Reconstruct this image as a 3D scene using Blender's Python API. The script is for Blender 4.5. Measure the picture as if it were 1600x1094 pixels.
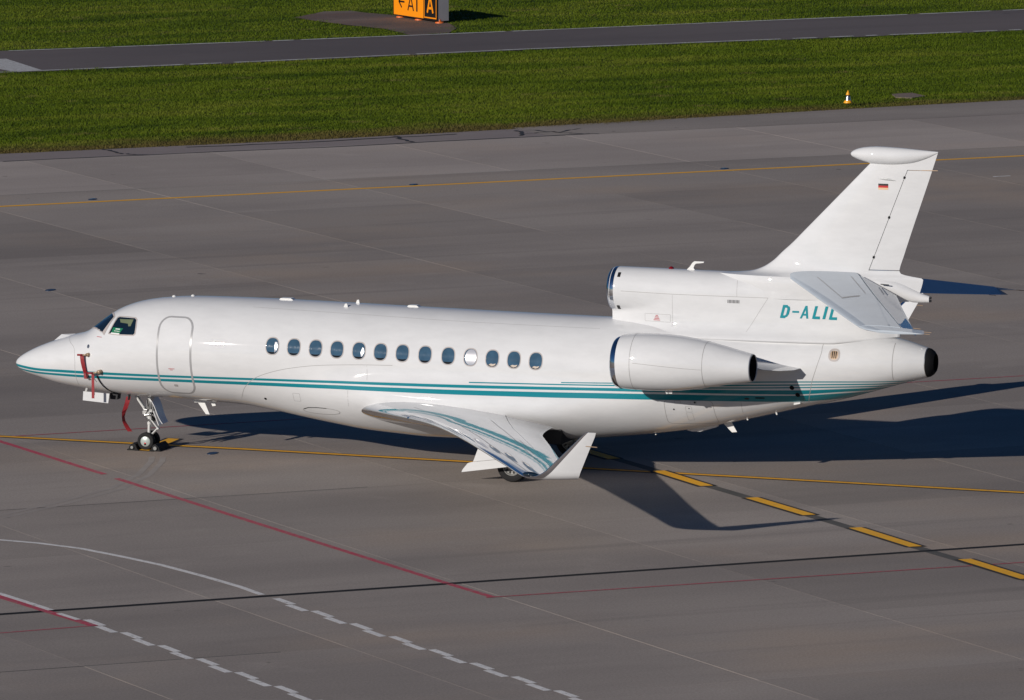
import bpy, bmesh, math, random
import numpy as np
from mathutils import Vector, Matrix
from mathutils.geometry import delaunay_2d_cdt
random.seed(7); rng=np.random.default_rng(11)
sc=bpy.context.scene
for o in list(bpy.data.objects): bpy.data.objects.remove(o)
COL=sc.collection
# ---------------------------------------------------------------- camera
cam=bpy.data.cameras.new('camera'); cam_o=bpy.data.objects.new('camera',cam); COL.objects.link(cam_o)
cam.sensor_width=36; cam.lens=13127.07/1600*36; cam.clip_start=1; cam.clip_end=6000
yaw,dep,roll=.3303,.1329,-.0023
fw=Vector((-math.sin(yaw)*math.cos(dep),math.cos(yaw)*math.cos(dep),-math.sin(dep)))
rr=fw.cross(Vector((0,0,1))).normalized(); uu=rr.cross(fw)
r2=rr*math.cos(roll)+uu*math.sin(roll); u2=uu*math.cos(roll)-rr*math.sin(roll)
cam_o.matrix_world=Matrix(((r2.x,u2.x,-fw.x,77.1722),(r2.y,u2.y,-fw.y,-187.8573),(r2.z,u2.z,-fw.z,29.3518),(0,0,0,1)))
sc.camera=cam_o
# ---------------------------------------------------------------- light
SUN_EL=.3304; SUN_AZ=1.153                      # shadows run along (cos az, sin az)
to_sun=Vector((-math.cos(SUN_AZ)*math.cos(SUN_EL),-math.sin(SUN_AZ)*math.cos(SUN_EL),math.sin(SUN_EL)))
w=bpy.data.worlds.new('World'); sc.world=w; w.use_nodes=True; nt=w.node_tree; nt.nodes.clear()
sky=nt.nodes.new('ShaderNodeTexSky'); sky.sky_type='NISHITA'; sky.sun_disc=False
sky.sun_elevation=SUN_EL; sky.sun_rotation=math.atan2(to_sun.x,to_sun.y)%(2*math.pi)
sky.air_density=1.0; sky.dust_density=.1; sky.ozone_density=9.0; sky.altitude=400
bg=nt.nodes.new('ShaderNodeBackground'); bg.inputs['Strength'].default_value=.05
wo=nt.nodes.new('ShaderNodeOutputWorld'); nt.links.new(sky.outputs[0],bg.inputs[0]); nt.links.new(bg.outputs[0],wo.inputs[0])
sl=bpy.data.lights.new('sun','SUN'); sl.energy=5.0; sl.angle=math.radians(.5); sl.color=(1,.935,.865)
so=bpy.data.objects.new('sun',sl); COL.objects.link(so); so.rotation_euler=to_sun.to_track_quat('Z','Y').to_euler(); so.location=(0,0,60)
sc.view_settings.view_transform='Standard'; sc.view_settings.look='None'; sc.view_settings.gamma=1
sc.view_settings.use_curve_mapping=False; sc.view_settings.exposure=-.36
sc.render.engine='CYCLES'; sc.render.resolution_x=1024; sc.render.resolution_y=700
# ---------- shape functions of the aeroplane (metres; x runs aft from the nose, z up, y to starboard) ----------
def pchip(pts):
    xs=[p[0] for p in pts]; ys=[p[1] for p in pts]; n=len(xs)
    h=[xs[i+1]-xs[i] for i in range(n-1)]; d=[(ys[i+1]-ys[i])/h[i] for i in range(n-1)]
    m=[0.0]*n; m[0]=d[0]; m[-1]=d[-1]
    for i in range(1,n-1):
        if d[i-1]*d[i]>0:
            w1=2*h[i]+h[i-1]; w2=h[i]+2*h[i-1]
            m[i]=(w1+w2)/(w1/d[i-1]+w2/d[i])
    def f(x):
        if x<=xs[0]: return ys[0]
        if x>=xs[-1]: return ys[-1]
        lo,hi=0,n-1
        while hi-lo>1:
            k=(lo+hi)//2
            if xs[k]<=x: lo=k
            else: hi=k
        t=(x-xs[lo])/h[lo]; t2=t*t; t3=t2*t
        return (2*t3-3*t2+1)*ys[lo]+(t3-2*t2+t)*h[lo]*m[lo]+(-2*t3+3*t2)*ys[hi]+(t3-t2)*h[lo]*m[hi]
    return f
F_TOP=pchip([(0,1.985),(.03,2.045),(.1,2.115),(.37,2.285),(.63,2.41),(1.03,2.565),(1.58,2.745),(1.91,2.835),(2.1,2.965),(2.49,3.25),(2.73,3.405),(2.99,3.52),(3.25,3.605),(3.56,3.675),(4.04,3.742),(4.6,3.785),(5.3,3.80),(6.35,3.805),(7.9,3.79),(10.2,3.757),(12.4,3.725),(15,3.70),(16,3.69),(17,3.66),(18,3.63),(19,3.61),(20,3.60),(21,3.59),(21.6,3.57),(22.0,3.53),(22.5,3.44),(23.08,3.275)])
F_BOT=pchip([(0,1.955),(.03,1.90),(.1,1.84),(.23,1.765),(.62,1.66),(1.15,1.53),(1.77,1.435),(2.5,1.352),(3,1.315),(3.5,1.295),(4.0,1.288),(4.8,1.272),(5.3,1.245),(5.9,1.225),(6.8,1.11),(7.7,.965),(8.6,.835),(9.1,.765),(10,.695),(10.84,.65),(12.3,.65),(13.6,.70),(14.8,.795),(16,.92),(17.44,1.13),(18.75,1.42),(19.94,1.72),(21,1.975),(21.86,2.225),(22.5,2.42),(23.08,2.58)])
F_MID=pchip([(0,1.97),(.1,1.975),(.5,2.0),(1,2.05),(2,2.17),(3,2.35),(4,2.44),(5,2.5),(6.35,2.505),(10,2.46),(15,2.41),(16.5,2.45),(18,2.6),(19,2.69),(20,2.76),(21,2.83),(22,2.89),(23.08,2.93)])
F_WID=pchip([(0,.015),(.03,.07),(.1,.145),(.37,.305),(.63,.42),(1.03,.56),(1.58,.73),(1.91,.82),(2.49,.96),(3,1.06),(3.5,1.14),(4.04,1.205),(4.6,1.25),(5.3,1.285),(6.35,1.3),(14,1.3),(15,1.29),(16,1.26),(17,1.2),(18,1.12),(19,1.03),(20,.94),(21,.83),(22,.69),(22.5,.56),(23.08,.345)])
F_EXP=pchip([(0,2),(6,2),(9,2.5),(14,2.5),(17,2.1),(19,2),(23,2)])
F_BUL=pchip([(7.2,0),(8.6,.10),(10,.30),(12,.38),(14,.32),(15.5,.14),(17,0)])
def body_y(x,z):
    zt,zb,zc,w=F_TOP(x),F_BOT(x),F_MID(x),F_WID(x)
    if z>=zc:
        u=min(1,(z-zc)/max(1e-6,zt-zc)); return w*math.sqrt(max(0,1-u*u))
    u=min(1,(zc-z)/max(1e-6,zc-zb)); n=F_EXP(x)
    return w*max(0,1-u**n)**(1/n)+F_BUL(x)*math.sin(math.pi*min(1,u))**2
def body_pt(x,t):
    # t: 0 at the crown, pi/2 on the starboard side, pi at the keel
    zt,zb,zc,w=F_TOP(x),F_BOT(x),F_MID(x),F_WID(x)
    c,s=math.cos(t),math.sin(t)
    if c>=0: return (x,w*s,zc+(zt-zc)*c)
    n=F_EXP(x); u=abs(c)**(2/n)
    y=w*abs(s)**(2/n)+F_BUL(x)*math.sin(math.pi*u)**2
    return (x,math.copysign(y,s),zc-(zc-zb)*u)
# centre engine cowl
C_R=pchip([(15.36,.52),(15.46,.535),(16.5,.54),(18.3,.52),(19,.49),(20,.42),(21,.33),(22,.12),(22.3,.03)])
C_TOP=pchip([(15.36,4.905),(15.46,4.92),(18.4,4.90),(20,4.93),(21,4.90),(21.6,4.70),(22.0,4.35),(22.4,3.75)])
C_NECK=pchip([(15.36,.22),(15.7,.30),(16.3,.42),(17,.52),(18.3,.55),(19,.54),(20,.50),(21,.42),(22,.25),(22.4,.06)])
def cowl_y(x,z):
    R=C_R(x); zc=C_TOP(x)-R
    if z>=zc: return math.sqrt(max(0,R*R-(z-zc)**2))
    cir=math.sqrt(max(0,R*R-(z-zc)**2)); nk=C_NECK(x)
    blend=min(1,max(0,(x-15.5)/1.6)); blend=blend*blend*(3-2*blend)
    hard=max(cir,nk)
    side=R+(nk-R)*min(1,(zc-z)/.9)
    y=hard*(1-blend)+side*blend
    fl=max(0,(3.75-z)/.35)                     # flare onto the fuselage
    return y+.22*min(1,fl)**2*min(1,max(0,(x-15.6)/1.2))*(1 if x<21 else max(0,(22.4-x)/1.4))
# ---------------------------------------------------------------- helpers
def tag(o,label=None,cat=None,group=None,kind=None):
    if label: o['label']=label
    if cat: o['category']=cat
    if group: o['group']=group
    if kind: o['kind']=kind
    return o
def empty(name,loc=(0,0,0),parent=None):
    o=bpy.data.objects.new(name,None); COL.objects.link(o); o.location=loc; o.empty_display_size=.3
    if parent: o.parent=parent
    return o
def mk(name,verts,faces,mats,parent=None,smooth=True,mi=None,recalc=False,sharp=None,loc=None):
    me=bpy.data.meshes.new(name); me.from_pydata([tuple(v) for v in verts],[],faces)
    if not isinstance(mats,(list,tuple)): mats=[mats]
    for m in mats: me.materials.append(m)
    if mi is not None: me.polygons.foreach_set('material_index',mi)
    if smooth: me.polygons.foreach_set('use_smooth',[True]*len(faces))
    if recalc:
        bm=bmesh.new(); bm.from_mesh(me); bmesh.ops.recalc_face_normals(bm,faces=bm.faces); bm.to_mesh(me); bm.free()
    if sharp: me.set_sharp_from_angle(angle=math.radians(sharp))
    me.update(); o=bpy.data.objects.new(name,me); COL.objects.link(o)
    if parent: o.parent=parent
    if loc: o.location=loc
    return o
class MB:
    def __init__(s): s.v=[]; s.f=[]; s.m=[]
    def add(s,vs,fs,m=0):
        k=len(s.v); s.v+= [tuple(v) for v in vs]; s.f+=[tuple(i+k for i in f) for f in fs]; s.m+=[m]*len(fs)
    def box(s,c,d,m=0,rot=None):
        c=Vector(c); pts=[Vector((x*d[0]/2,y*d[1]/2,z*d[2]/2)) for x in(-1,1) for y in(-1,1) for z in(-1,1)]
        if rot: pts=[rot@p for p in pts]
        s.add([c+p for p in pts],[(0,1,3,2),(4,6,7,5),(0,4,5,1),(2,3,7,6),(0,2,6,4),(1,5,7,3)],m)
    def cyl(s,a,b,r,r2=None,n=16,m=0,cap=True):
        a=Vector(a); b=Vector(b); r2=r if r2 is None else r2; d=(b-a).normalized()
        u=d.orthogonal().normalized(); v=d.cross(u)
        vs=[a+(u*math.cos(t)+v*math.sin(t))*r for t in [2*math.pi*k/n for k in range(n)]]+[b+(u*math.cos(t)+v*math.sin(t))*r2 for t in [2*math.pi*k/n for k in range(n)]]
        fs=[(k,(k+1)%n,n+(k+1)%n,n+k) for k in range(n)]
        if cap: fs+=[tuple(range(n))[::-1],tuple(range(n,2*n))]
        s.add(vs,fs,m)
    def lathe(s,o,prof,axis='x',n=48,m=0,ms=None):
        # prof: (axial, radius) pairs
        o=Vector(o); vs=[]
        for a,r in prof:
            for k in range(n):
                t=2*math.pi*k/n; c,q=math.cos(t)*r,math.sin(t)*r
                vs.append(o+Vector({'x':(a,c,q),'y':(c,a,q),'z':(c,q,a)}[axis]))
        k0=len(s.v); s.v+=[tuple(v) for v in vs]
        for i in range(len(prof)-1):
            for k in range(n):
                s.f.append((k0+i*n+k,k0+i*n+(k+1)%n,k0+(i+1)*n+(k+1)%n,k0+(i+1)*n+k)); s.m.append(ms[i] if ms else m)
    def prism(s,poly,y0,y1,m=0):
        # poly in x,z; extruded in y
        n=len(poly); s.add([(x,y0,z) for x,z in poly]+[(x,y1,z) for x,z in poly],[tuple(range(n)),tuple(range(2*n-1,n-1,-1))]+[(k,n+k,n+(k+1)%n,(k+1)%n) for k in range(n)],m)
    def build(s,name,mats,parent=None,smooth=False,sharp=None,recalc=True,loc=None):
        return mk(name,s.v,s.f,mats,parent,smooth or bool(sharp),s.m,recalc,sharp,loc)
# ---------------------------------------------------------------- materials
def nmat(name):
    m=bpy.data.materials.new(name); m.use_nodes=True; n=m.node_tree; return m,n,n.nodes['Principled BSDF']
def plain(name,col,rough=.5,metal=0,coat=0,spec=.5,bump=0,bscale=40,var=0,vscale=3):
    m,n,p=nmat(name); p.inputs['Base Color'].default_value=(*col,1); p.inputs['Roughness'].default_value=rough
    p.inputs['Metallic'].default_value=metal; p.inputs['Coat Weight'].default_value=coat; p.inputs['Coat Roughness'].default_value=.03
    p.inputs['Specular IOR Level'].default_value=spec
    if bump or var:
        tc=n.nodes.new('ShaderNodeTexCoord')
    if var:
        t=n.nodes.new('ShaderNodeTexNoise'); t.inputs['Scale'].default_value=vscale; t.inputs['Detail'].default_value=6; n.links.new(tc.outputs['Object'],t.inputs['Vector'])
        mx=n.nodes.new('ShaderNodeMix'); mx.data_type='RGBA'; mx.inputs[6].default_value=(*[c*(1-var) for c in col],1); mx.inputs[7].default_value=(*[min(1,c*(1+var)) for c in col],1)
        n.links.new(t.outputs['Fac'],mx.inputs[0]); n.links.new(mx.outputs[2],p.inputs['Base Color'])
    if bump:
        t=n.nodes.new('ShaderNodeTexNoise'); t.inputs['Scale'].default_value=bscale; t.inputs['Detail'].default_value=4; n.links.new(tc.outputs['Object'],t.inputs['Vector'])
        b=n.nodes.new('ShaderNodeBump'); b.inputs['Strength'].default_value=1; b.inputs['Distance'].default_value=bump
        n.links.new(t.outputs['Fac'],b.inputs['Height']); n.links.new(b.outputs[0],p.inputs['Normal'])
    return m
TEAL=(.0,.20,.245)
PAINT=(.645,.65,.655)
def paint_mat(name,col=PAINT,stripes=False,wave=.0022):
    m,n,p=nmat(name); N=n.nodes; L=n.links
    p.inputs['Roughness'].default_value=.55; p.inputs['Specular IOR Level'].default_value=.15; p.inputs['Coat Weight'].default_value=1; p.inputs['Coat Roughness'].default_value=.025; p.inputs['Coat IOR'].default_value=1.5
    tc=N.new('ShaderNodeTexCoord')
    # very faint unevenness of the skin and of the dirt on it
    t=N.new('ShaderNodeTexNoise'); t.inputs['Scale'].default_value=1.1; t.inputs['Detail'].default_value=5; L.new(tc.outputs['Object'],t.inputs['Vector'])
    b=N.new('ShaderNodeBump'); b.inputs['Strength'].default_value=1; b.inputs['Distance'].default_value=wave; L.new(t.outputs['Fac'],b.inputs['Height'])
    L.new(b.outputs[0],p.inputs['Coat Normal'])
    t2=N.new('ShaderNodeTexNoise'); t2.inputs['Scale'].default_value=2.3; t2.inputs['Detail'].default_value=8; t2.inputs['Roughness'].default_value=.65
    mp=N.new('ShaderNodeMapping'); mp.inputs['Scale'].default_value=(.5,1,1.6); L.new(tc.outputs['Object'],mp.inputs['Vector']); L.new(mp.outputs[0],t2.inputs['Vector'])
    mx=N.new('ShaderNodeMix'); mx.data_type='RGBA'; mx.inputs[6].default_value=(*[c*.955 for c in col],1); mx.inputs[7].default_value=(*[min(1,c*1.02) for c in col],1)
    mr=N.new('ShaderNodeMapRange'); mr.inputs[1].default_value=.35; mr.inputs[2].default_value=.6; L.new(t2.outputs['Fac'],mr.inputs[0]); L.new(mr.outputs[0],mx.inputs[0])
    out=mx.outputs[2]
    if stripes:
        sx=N.new('ShaderNodeSeparateXYZ'); L.new(tc.outputs['Object'],sx.inputs[0])
        tot=None
        for k in range(5):
            a=N.new('ShaderNodeAttribute'); a.attribute_name='stripe%d'%k; s=N.new('ShaderNodeSeparateXYZ'); L.new(a.outputs['Vector'],s.inputs[0])
            lo=N.new('ShaderNodeMath'); lo.operation='GREATER_THAN'; L.new(sx.outputs[2],lo.inputs[0]); L.new(s.outputs[0],lo.inputs[1])
            hi=N.new('ShaderNodeMath'); hi.operation='LESS_THAN'; L.new(sx.outputs[2],hi.inputs[0]); L.new(s.outputs[1],hi.inputs[1])
            st=N.new('ShaderNodeMath'); st.operation='GREATER_THAN'; L.new(sx.outputs[0],st.inputs[0]); L.new(s.outputs[2],st.inputs[1])
            q=N.new('ShaderNodeMath'); q.operation='MULTIPLY'; L.new(lo.outputs[0],q.inputs[0]); L.new(hi.outputs[0],q.inputs[1])
            q2=N.new('ShaderNodeMath'); q2.operation='MULTIPLY'; L.new(q.outputs[0],q2.inputs[0]); L.new(st.outputs[0],q2.inputs[1])
            if tot is None: tot=q2.outputs[0]
            else:
                ad=N.new('ShaderNodeMath'); ad.operation='MAXIMUM'; L.new(tot,ad.inputs[0]); L.new(q2.outputs[0],ad.inputs[1]); tot=ad.outputs[0]
        m2=N.new('ShaderNodeMix'); m2.data_type='RGBA'; L.new(tot,m2.inputs[0]); L.new(out,m2.inputs[6]); m2.inputs[7].default_value=(*TEAL,1); out=m2.outputs[2]
    L.new(out,p.inputs['Base Color'])
    return m
M={}
M['paint']=paint_mat('white_paint'); M['skin']=paint_mat('striped_white_paint',stripes=True)
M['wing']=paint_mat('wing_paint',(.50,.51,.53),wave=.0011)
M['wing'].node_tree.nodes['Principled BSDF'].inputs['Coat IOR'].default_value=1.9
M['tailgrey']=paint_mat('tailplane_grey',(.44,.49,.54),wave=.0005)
M['teal']=plain('teal_paint',(.0,.235,.28),.5,coat=1,spec=.15)
M['chockend']=plain('chock_end_grey',(.22,.22,.21),.5)
M['track']=plain('scrubbed_track',(.318,.280,.252),.9,var=.18,vscale=2)
M['polish']=plain('polished_metal',(.72,.73,.75),.07,1,bump=.0004,bscale=6)
M['steel']=plain('gear_steel',(.55,.55,.54),.32,1,var=.15,vscale=20)
M['gearpaint']=plain('gear_white_paint',(.62,.62,.60),.35,coat=.5,var=.12,vscale=14)
M['dark']=plain('dark_metal',(.03,.03,.032),.45,.6)
M['black']=plain('soot_and_shade_black',(.006,.006,.007),.8,spec=.2)  # also the painted recess shade in the cabin windows
M['rubber']=plain('tyre_rubber',(.008,.008,.0085),.85,var=.25,vscale=18,bump=.002,bscale=30)
M['hub']=plain('wheel_hub_metal',(.20,.20,.19),.45,.6,var=.3,vscale=25)
M['brake']=plain('brake_dark',(.02,.018,.016),.6,.3)
M['glass']=plain('window_glass',(.045,.095,.145),.03,0,coat=1,spec=.8,bump=.0022,bscale=6,var=.45,vscale=5)
M['cockpit']=plain('cockpit_glass',(.006,.014,.022),.02,0,coat=1,spec=.8)
M['shade']=plain('window_shade',(.36,.37,.41),.2,coat=1,var=.06,vscale=9)
M['beige']=plain('seat_beige',(.42,.33,.25),.3,coat=1)
M['olive']=plain('sun_visor_olive',(.15,.18,.10),.3,coat=1,var=.2,vscale=5)
M['frame']=plain('window_frame',(.42,.38,.36),.5,0,coat=.15)
M['seam']=plain('panel_gap',(.33,.325,.32),.6)
M['doorseal']=plain('door_seal_grey',(.33,.33,.335),.3,coat=.6)
M['red']=plain('red_ribbon',(.26,.012,.018),.6,var=.25,vscale=12)
M['redlens']=plain('red_lens',(.18,.004,.006),.1,coat=1)
M['redprint']=plain('red_print',(.45,.12,.13),.4)
M['green']=plain('green_card',(.008,.17,.07),.35,coat=1)
M['white']=plain('white_plastic',(.72,.72,.70),.4)
M['tan']=plain('probe_tan',(.42,.30,.20),.4,.3)
M['flagblack']=plain('flag_black',(.01,.01,.01),.4,coat=.5); M['flagred']=plain('flag_red',(.5,.01,.012),.4,coat=.5); M['flaggold']=plain('flag_gold',(.72,.50,.30),.4,coat=.5)
M['hubgreen']=plain('wheel_cover_pale',(.40,.45,.42),.35,.2,var=.1,vscale=10)
M['yellow']=plain('taxi_yellow',(.92,.45,.012),.6,var=.22,vscale=1.7,bump=.001,bscale=60)
M['lineblack']=plain('line_black',(.022,.021,.022),.8,var=.3,vscale=2)
M['lineold']=plain('worn_black',(.085,.08,.072),.85,var=.35,vscale=1.5)
M['redline']=plain('red_line',(.50,.058,.10),.75,var=.22,vscale=2.5)
M['whiteline']=plain('white_line',(.78,.76,.74),.7,var=.15,vscale=2.2)
M['roadwhite']=plain('road_white',(.52,.52,.51),.8,var=.25,vscale=.6)
def worn(name,col,amount=.60):
    m=plain(name,col,.7,var=.16,vscale=2.2); n=m.node_tree; p=n.nodes['Principled BSDF']; src=p.inputs['Base Color'].links[0].from_socket
    g=n.nodes.new('ShaderNodeNewGeometry'); t=n.nodes.new('ShaderNodeTexNoise'); t.inputs['Scale'].default_value=7; t.inputs['Detail'].default_value=9; t.inputs['Roughness'].default_value=.8; n.links.new(g.outputs['Position'],t.inputs['Vector'])
    r=n.nodes.new('ShaderNodeMapRange'); r.inputs[1].default_value=amount-.06; r.inputs[2].default_value=amount+.07; r.inputs[4].default_value=.85; n.links.new(t.outputs['Fac'],r.inputs[0])
    mx=n.nodes.new('ShaderNodeMix'); mx.data_type='RGBA'; n.links.new(r.outputs[0],mx.inputs[0]); n.links.new(src,mx.inputs[6]); mx.inputs[7].default_value=(.25,.22,.20,1); n.links.new(mx.outputs[2],p.inputs['Base Color']); return m
M['redline']=worn('red_line',(.46,.052,.085),.56); M['whiteline']=worn('white_line',(.74,.72,.70),.58); M['yellow']=worn('taxi_yellow',(.92,.44,.012),.62); M['roadwhite']=worn('road_white',(.52,.52,.51),.54)
M['signyellow']=plain('sign_yellow',(.85,.27,.003),.4,var=.05); M['signblack']=plain('sign_black',(.008,.007,.007),.4); M['signgrey']=plain('sign_grey',(.30,.29,.31),.5,var=.1)
M['orange']=plain('orange_foot',(.75,.16,.02),.5)
M['conepaint']=plain('cone_yellow',(.80,.36,.01),.45); M['navy']=plain('cone_navy',(.02,.03,.07),.4)
M['inset']=plain('inset_light_steel',(.03,.045,.08),.4,.3,var=.2,vscale=20)
M['crack']=plain('crack_filler',(.03,.028,.027),.7)

def ground_mat(name,base,dark,warm,slab=False,ang=41.4,grain=.12,rough=.85):
    m,n,p=nmat(name); N=n.nodes; L=n.links
    g=N.new('ShaderNodeNewGeometry')
    def noise(scale,det,sx=1,sy=1,rg=.55):
        mp=N.new('ShaderNodeMapping'); mp.vector_type='TEXTURE'; mp.inputs['Rotation'].default_value=(0,0,math.radians(ang)); mp.inputs['Scale'].default_value=(sx,sy,1)
        L.new(g.outputs['Position'],mp.inputs['Vector']); t=N.new('ShaderNodeTexNoise'); t.inputs['Scale'].default_value=scale; t.inputs['Detail'].default_value=det; t.inputs['Roughness'].default_value=rg
        L.new(mp.outputs[0],t.inputs['Vector']); return t.outputs['Fac']
    def ramp(f,a,b):
        r=N.new('ShaderNodeMapRange'); r.inputs[1].default_value=a; r.inputs[2].default_value=b; r.interpolation_type='SMOOTHSTEP'; L.new(f,r.inputs[0]); return r.outputs[0]
    def mix(f,c1,c2,k=1.0):
        q=N.new('ShaderNodeMath'); q.operation='MULTIPLY'; q.inputs[1].default_value=k; L.new(f,q.inputs[0])
        mx=N.new('ShaderNodeMix'); mx.data_type='RGBA'; L.new(q.outputs[0],mx.inputs[0])
        for s,c in((6,c1),(7,c2)):
            if isinstance(c,tuple): mx.inputs[s].default_value=(*c,1)
            else: L.new(c,mx.inputs[s])
        return mx.outputs[2]
    c=mix(ramp(noise(.16,5,3.0,1),.36,.66),base,dark,.75)
    c=mix(ramp(noise(.11,4,1.5,1),.5,.72),c,warm,.55)
    c=mix(ramp(noise(.9,8,4,1,.7),.5,.75),c,dark,.35)
    c=mix(ramp(noise(.45,7,1,1,.62),.55,.8),c,tuple(v*1.18 for v in base),.5)
    c=mix(ramp(noise(3.2,9,1,1,.8),.60,.78),c,dark,.55)
    c=mix(ramp(noise(1.3,3,1,1,.4),.74,.79),c,tuple(v*.55 for v in dark),.7)
    c=mix(ramp(noise(.23,5,9.0,.35,.6),.56,.70),c,tuple(v*.92 for v in dark),.5)
    mul=None
    f=noise(17,7,1,1,.85); r=N.new('ShaderNodeMapRange'); r.inputs[1].default_value=.25; r.inputs[2].default_value=.75; r.inputs[3].default_value=1-grain; r.inputs[4].default_value=1+grain; L.new(f,r.inputs[0]); mul=r.outputs[0]
    if slab:
        oi=N.new('ShaderNodeObjectInfo'); r2_=N.new('ShaderNodeMapRange'); r2_.inputs[3].default_value=.88; r2_.inputs[4].default_value=1.08; L.new(oi.outputs['Random'],r2_.inputs[0])
        q=N.new('ShaderNodeMath'); q.operation='MULTIPLY'; L.new(mul,q.inputs[0]); L.new(r2_.outputs[0],q.inputs[1]); mul=q.outputs[0]
    hv=N.new('ShaderNodeVectorMath'); hv.operation='SCALE'; L.new(c,hv.inputs[0]); L.new(mul,hv.inputs['Scale'])
    L.new(hv.outputs[0],p.inputs['Base Color']); p.inputs['Roughness'].default_value=rough; p.inputs['Specular IOR Level'].default_value=.25
    b=N.new('ShaderNodeBump'); b.inputs['Strength'].default_value=.6; b.inputs['Distance'].default_value=.004; L.new(noise(34,3,1,1,.7),b.inputs['Height']); L.new(b.outputs[0],p.inputs['Normal'])
    return m
M['concrete']=ground_mat('apron_concrete',(.332,.290,.258),(.238,.208,.188),(.385,.298,.228),slab=True,grain=.38)
M['pale']=ground_mat('pale_apron_concrete',(.405,.352,.315),(.315,.272,.245),(.42,.34,.285),slab=True,grain=.32)
M['joint']=ground_mat('joint_sealant',(.40,.365,.325),(.20,.18,.165),(.30,.25,.21))
M['shoulder']=ground_mat('shoulder_asphalt',(.27,.232,.222),(.20,.168,.162),(.29,.225,.205))
M['asphalt']=ground_mat('road_asphalt',(.138,.118,.116),(.105,.09,.09),(.155,.13,.125),grain=.10)
M['pad']=ground_mat('weathered_pad',(.235,.185,.155),(.075,.058,.052),(.22,.11,.07),grain=.6)
def grass_mat(name,far=False):
    m,n,p=nmat(name); N=n.nodes; L=n.links; g=N.new('ShaderNodeNewGeometry')
    def noise(s,d,sx=1,sy=1):
        mp=N.new('ShaderNodeMapping'); mp.vector_type='TEXTURE'; mp.inputs['Rotation'].default_value=(0,0,math.radians(41.4)); mp.inputs['Scale'].default_value=(sx,sy,1); L.new(g.outputs['Position'],mp.inputs['Vector'])
        t=N.new('ShaderNodeTexNoise'); t.inputs['Scale'].default_value=s; t.inputs['Detail'].default_value=d; t.inputs['Roughness'].default_value=.62; L.new(mp.outputs[0],t.inputs['Vector']); return t.outputs['Fac']
    r=N.new('ShaderNodeValToRGB'); r.color_ramp.elements[0].position=.34; r.color_ramp.elements[0].color=(.036,.064,.002,1)
    r.color_ramp.elements[1].position=.68; r.color_ramp.elements[1].color=(.128,.150,.014,1); e=r.color_ramp.elements.new(.5); e.color=(.076,.112,.004,1)
    L.new(noise(.5,7,4.5,1),r.inputs[0])
    r2=N.new('ShaderNodeMapRange'); r2.inputs[1].default_value=.60; r2.inputs[2].default_value=.74; L.new(noise(.8,7,1.6,1),r2.inputs[0])
    mx=N.new('ShaderNodeMix'); mx.data_type='RGBA'; L.new(r2.outputs[0],mx.inputs[0]); L.new(r.outputs[0],mx.inputs[6]); mx.inputs[7].default_value=(.17,.135,.05,1); c=mx.outputs[2]
    # dry, trodden rim along the concrete
    gm=N.new('ShaderNodeVectorMath'); gm.operation='DOT_PRODUCT'; L.new(g.outputs['Position'],gm.inputs[0]); gm.inputs[1].default_value=(-.6845,.729,0)
    nz=N.new('ShaderNodeMath'); nz.operation='MULTIPLY_ADD'; L.new(noise(.9,6,2,1),nz.inputs[0]); nz.inputs[1].default_value=-5.5; L.new(gm.outputs['Value'],nz.inputs[2])
    r3=N.new('ShaderNodeMapRange'); r3.inputs[1].default_value=58.4; r3.inputs[2].default_value=60.6; r3.inputs[3].default_value=.8; r3.inputs[4].default_value=0; L.new(nz.outputs[0],r3.inputs[0])
    mx2=N.new('ShaderNodeMix'); mx2.data_type='RGBA'; L.new(r3.outputs[0],mx2.inputs[0]); L.new(c,mx2.inputs[6]); mx2.inputs[7].default_value=(.10,.068,.026,1); c=mx2.outputs[2]
    if not far:
        t=noise(9,2); r4=N.new('ShaderNodeMapRange'); r4.inputs[1].default_value=.3; r4.inputs[2].default_value=.7; r4.inputs[3].default_value=.78; r4.inputs[4].default_value=1.3; L.new(t,r4.inputs[0])
        v=N.new('ShaderNodeVectorMath'); v.operation='SCALE'; L.new(c,v.inputs[0]); L.new(r4.outputs[0],v.inputs['Scale']); c=v.outputs[0]
    else:
        v=N.new('ShaderNodeVectorMath'); v.operation='SCALE'; L.new(c,v.inputs[0]); v.inputs['Scale'].default_value=.75; c=v.outputs[0]
    L.new(c,p.inputs['Base Color']); p.inputs['Roughness'].default_value=.75; p.inputs['Specular IOR Level'].default_value=.15
    return m
M['grass']=grass_mat('grass_blades'); M['turf']=grass_mat('turf_soil',True)
# ---------------------------------------------------------------- ground
A0=math.radians(41.4); B0=math.radians(-44.8)
eA=(math.cos(A0),math.sin(A0)); eB=(math.cos(B0),math.sin(B0))
def AB(a,b): return (a*eA[0]+b*eB[0],a*eA[1]+b*eB[1])
det=eA[0]*eB[1]-eA[1]*eB[0]
def inAB(x,y): return ((x*eB[1]-y*eB[0])/det,(eA[0]*y-eA[1]*x)/det)
def sheet(name,poly,z,mat,parent=None,zb=None):
    # flat polygon (x,y); with zb it gets sides
    n=len(poly); ar=sum(poly[i][0]*poly[(i+1)%n][1]-poly[(i+1)%n][0]*poly[i][1] for i in range(n))
    if ar<0: poly=poly[::-1]
    vs=[(x,y,z) for x,y in poly]; fs=[tuple(range(n))]
    if zb is not None:
        vs+=[(x,y,zb) for x,y in poly]; fs+=[(i,n+i,n+(i+1)%n,(i+1)%n) for i in range(n)]
    return mk(name,vs,fs,mat,parent,False)
ground=tag(sheet('grass_ground',[(-3000,-3000),(3000,-3000),(3000,3000),(-3000,3000)],-.03,M['turf']),kind='structure')
apron=tag(sheet('apron',[AB(-260,-59.2),AB(260,-59.2),AB(260,300),AB(-260,300)],-.010,M['joint']),kind='structure')
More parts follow.
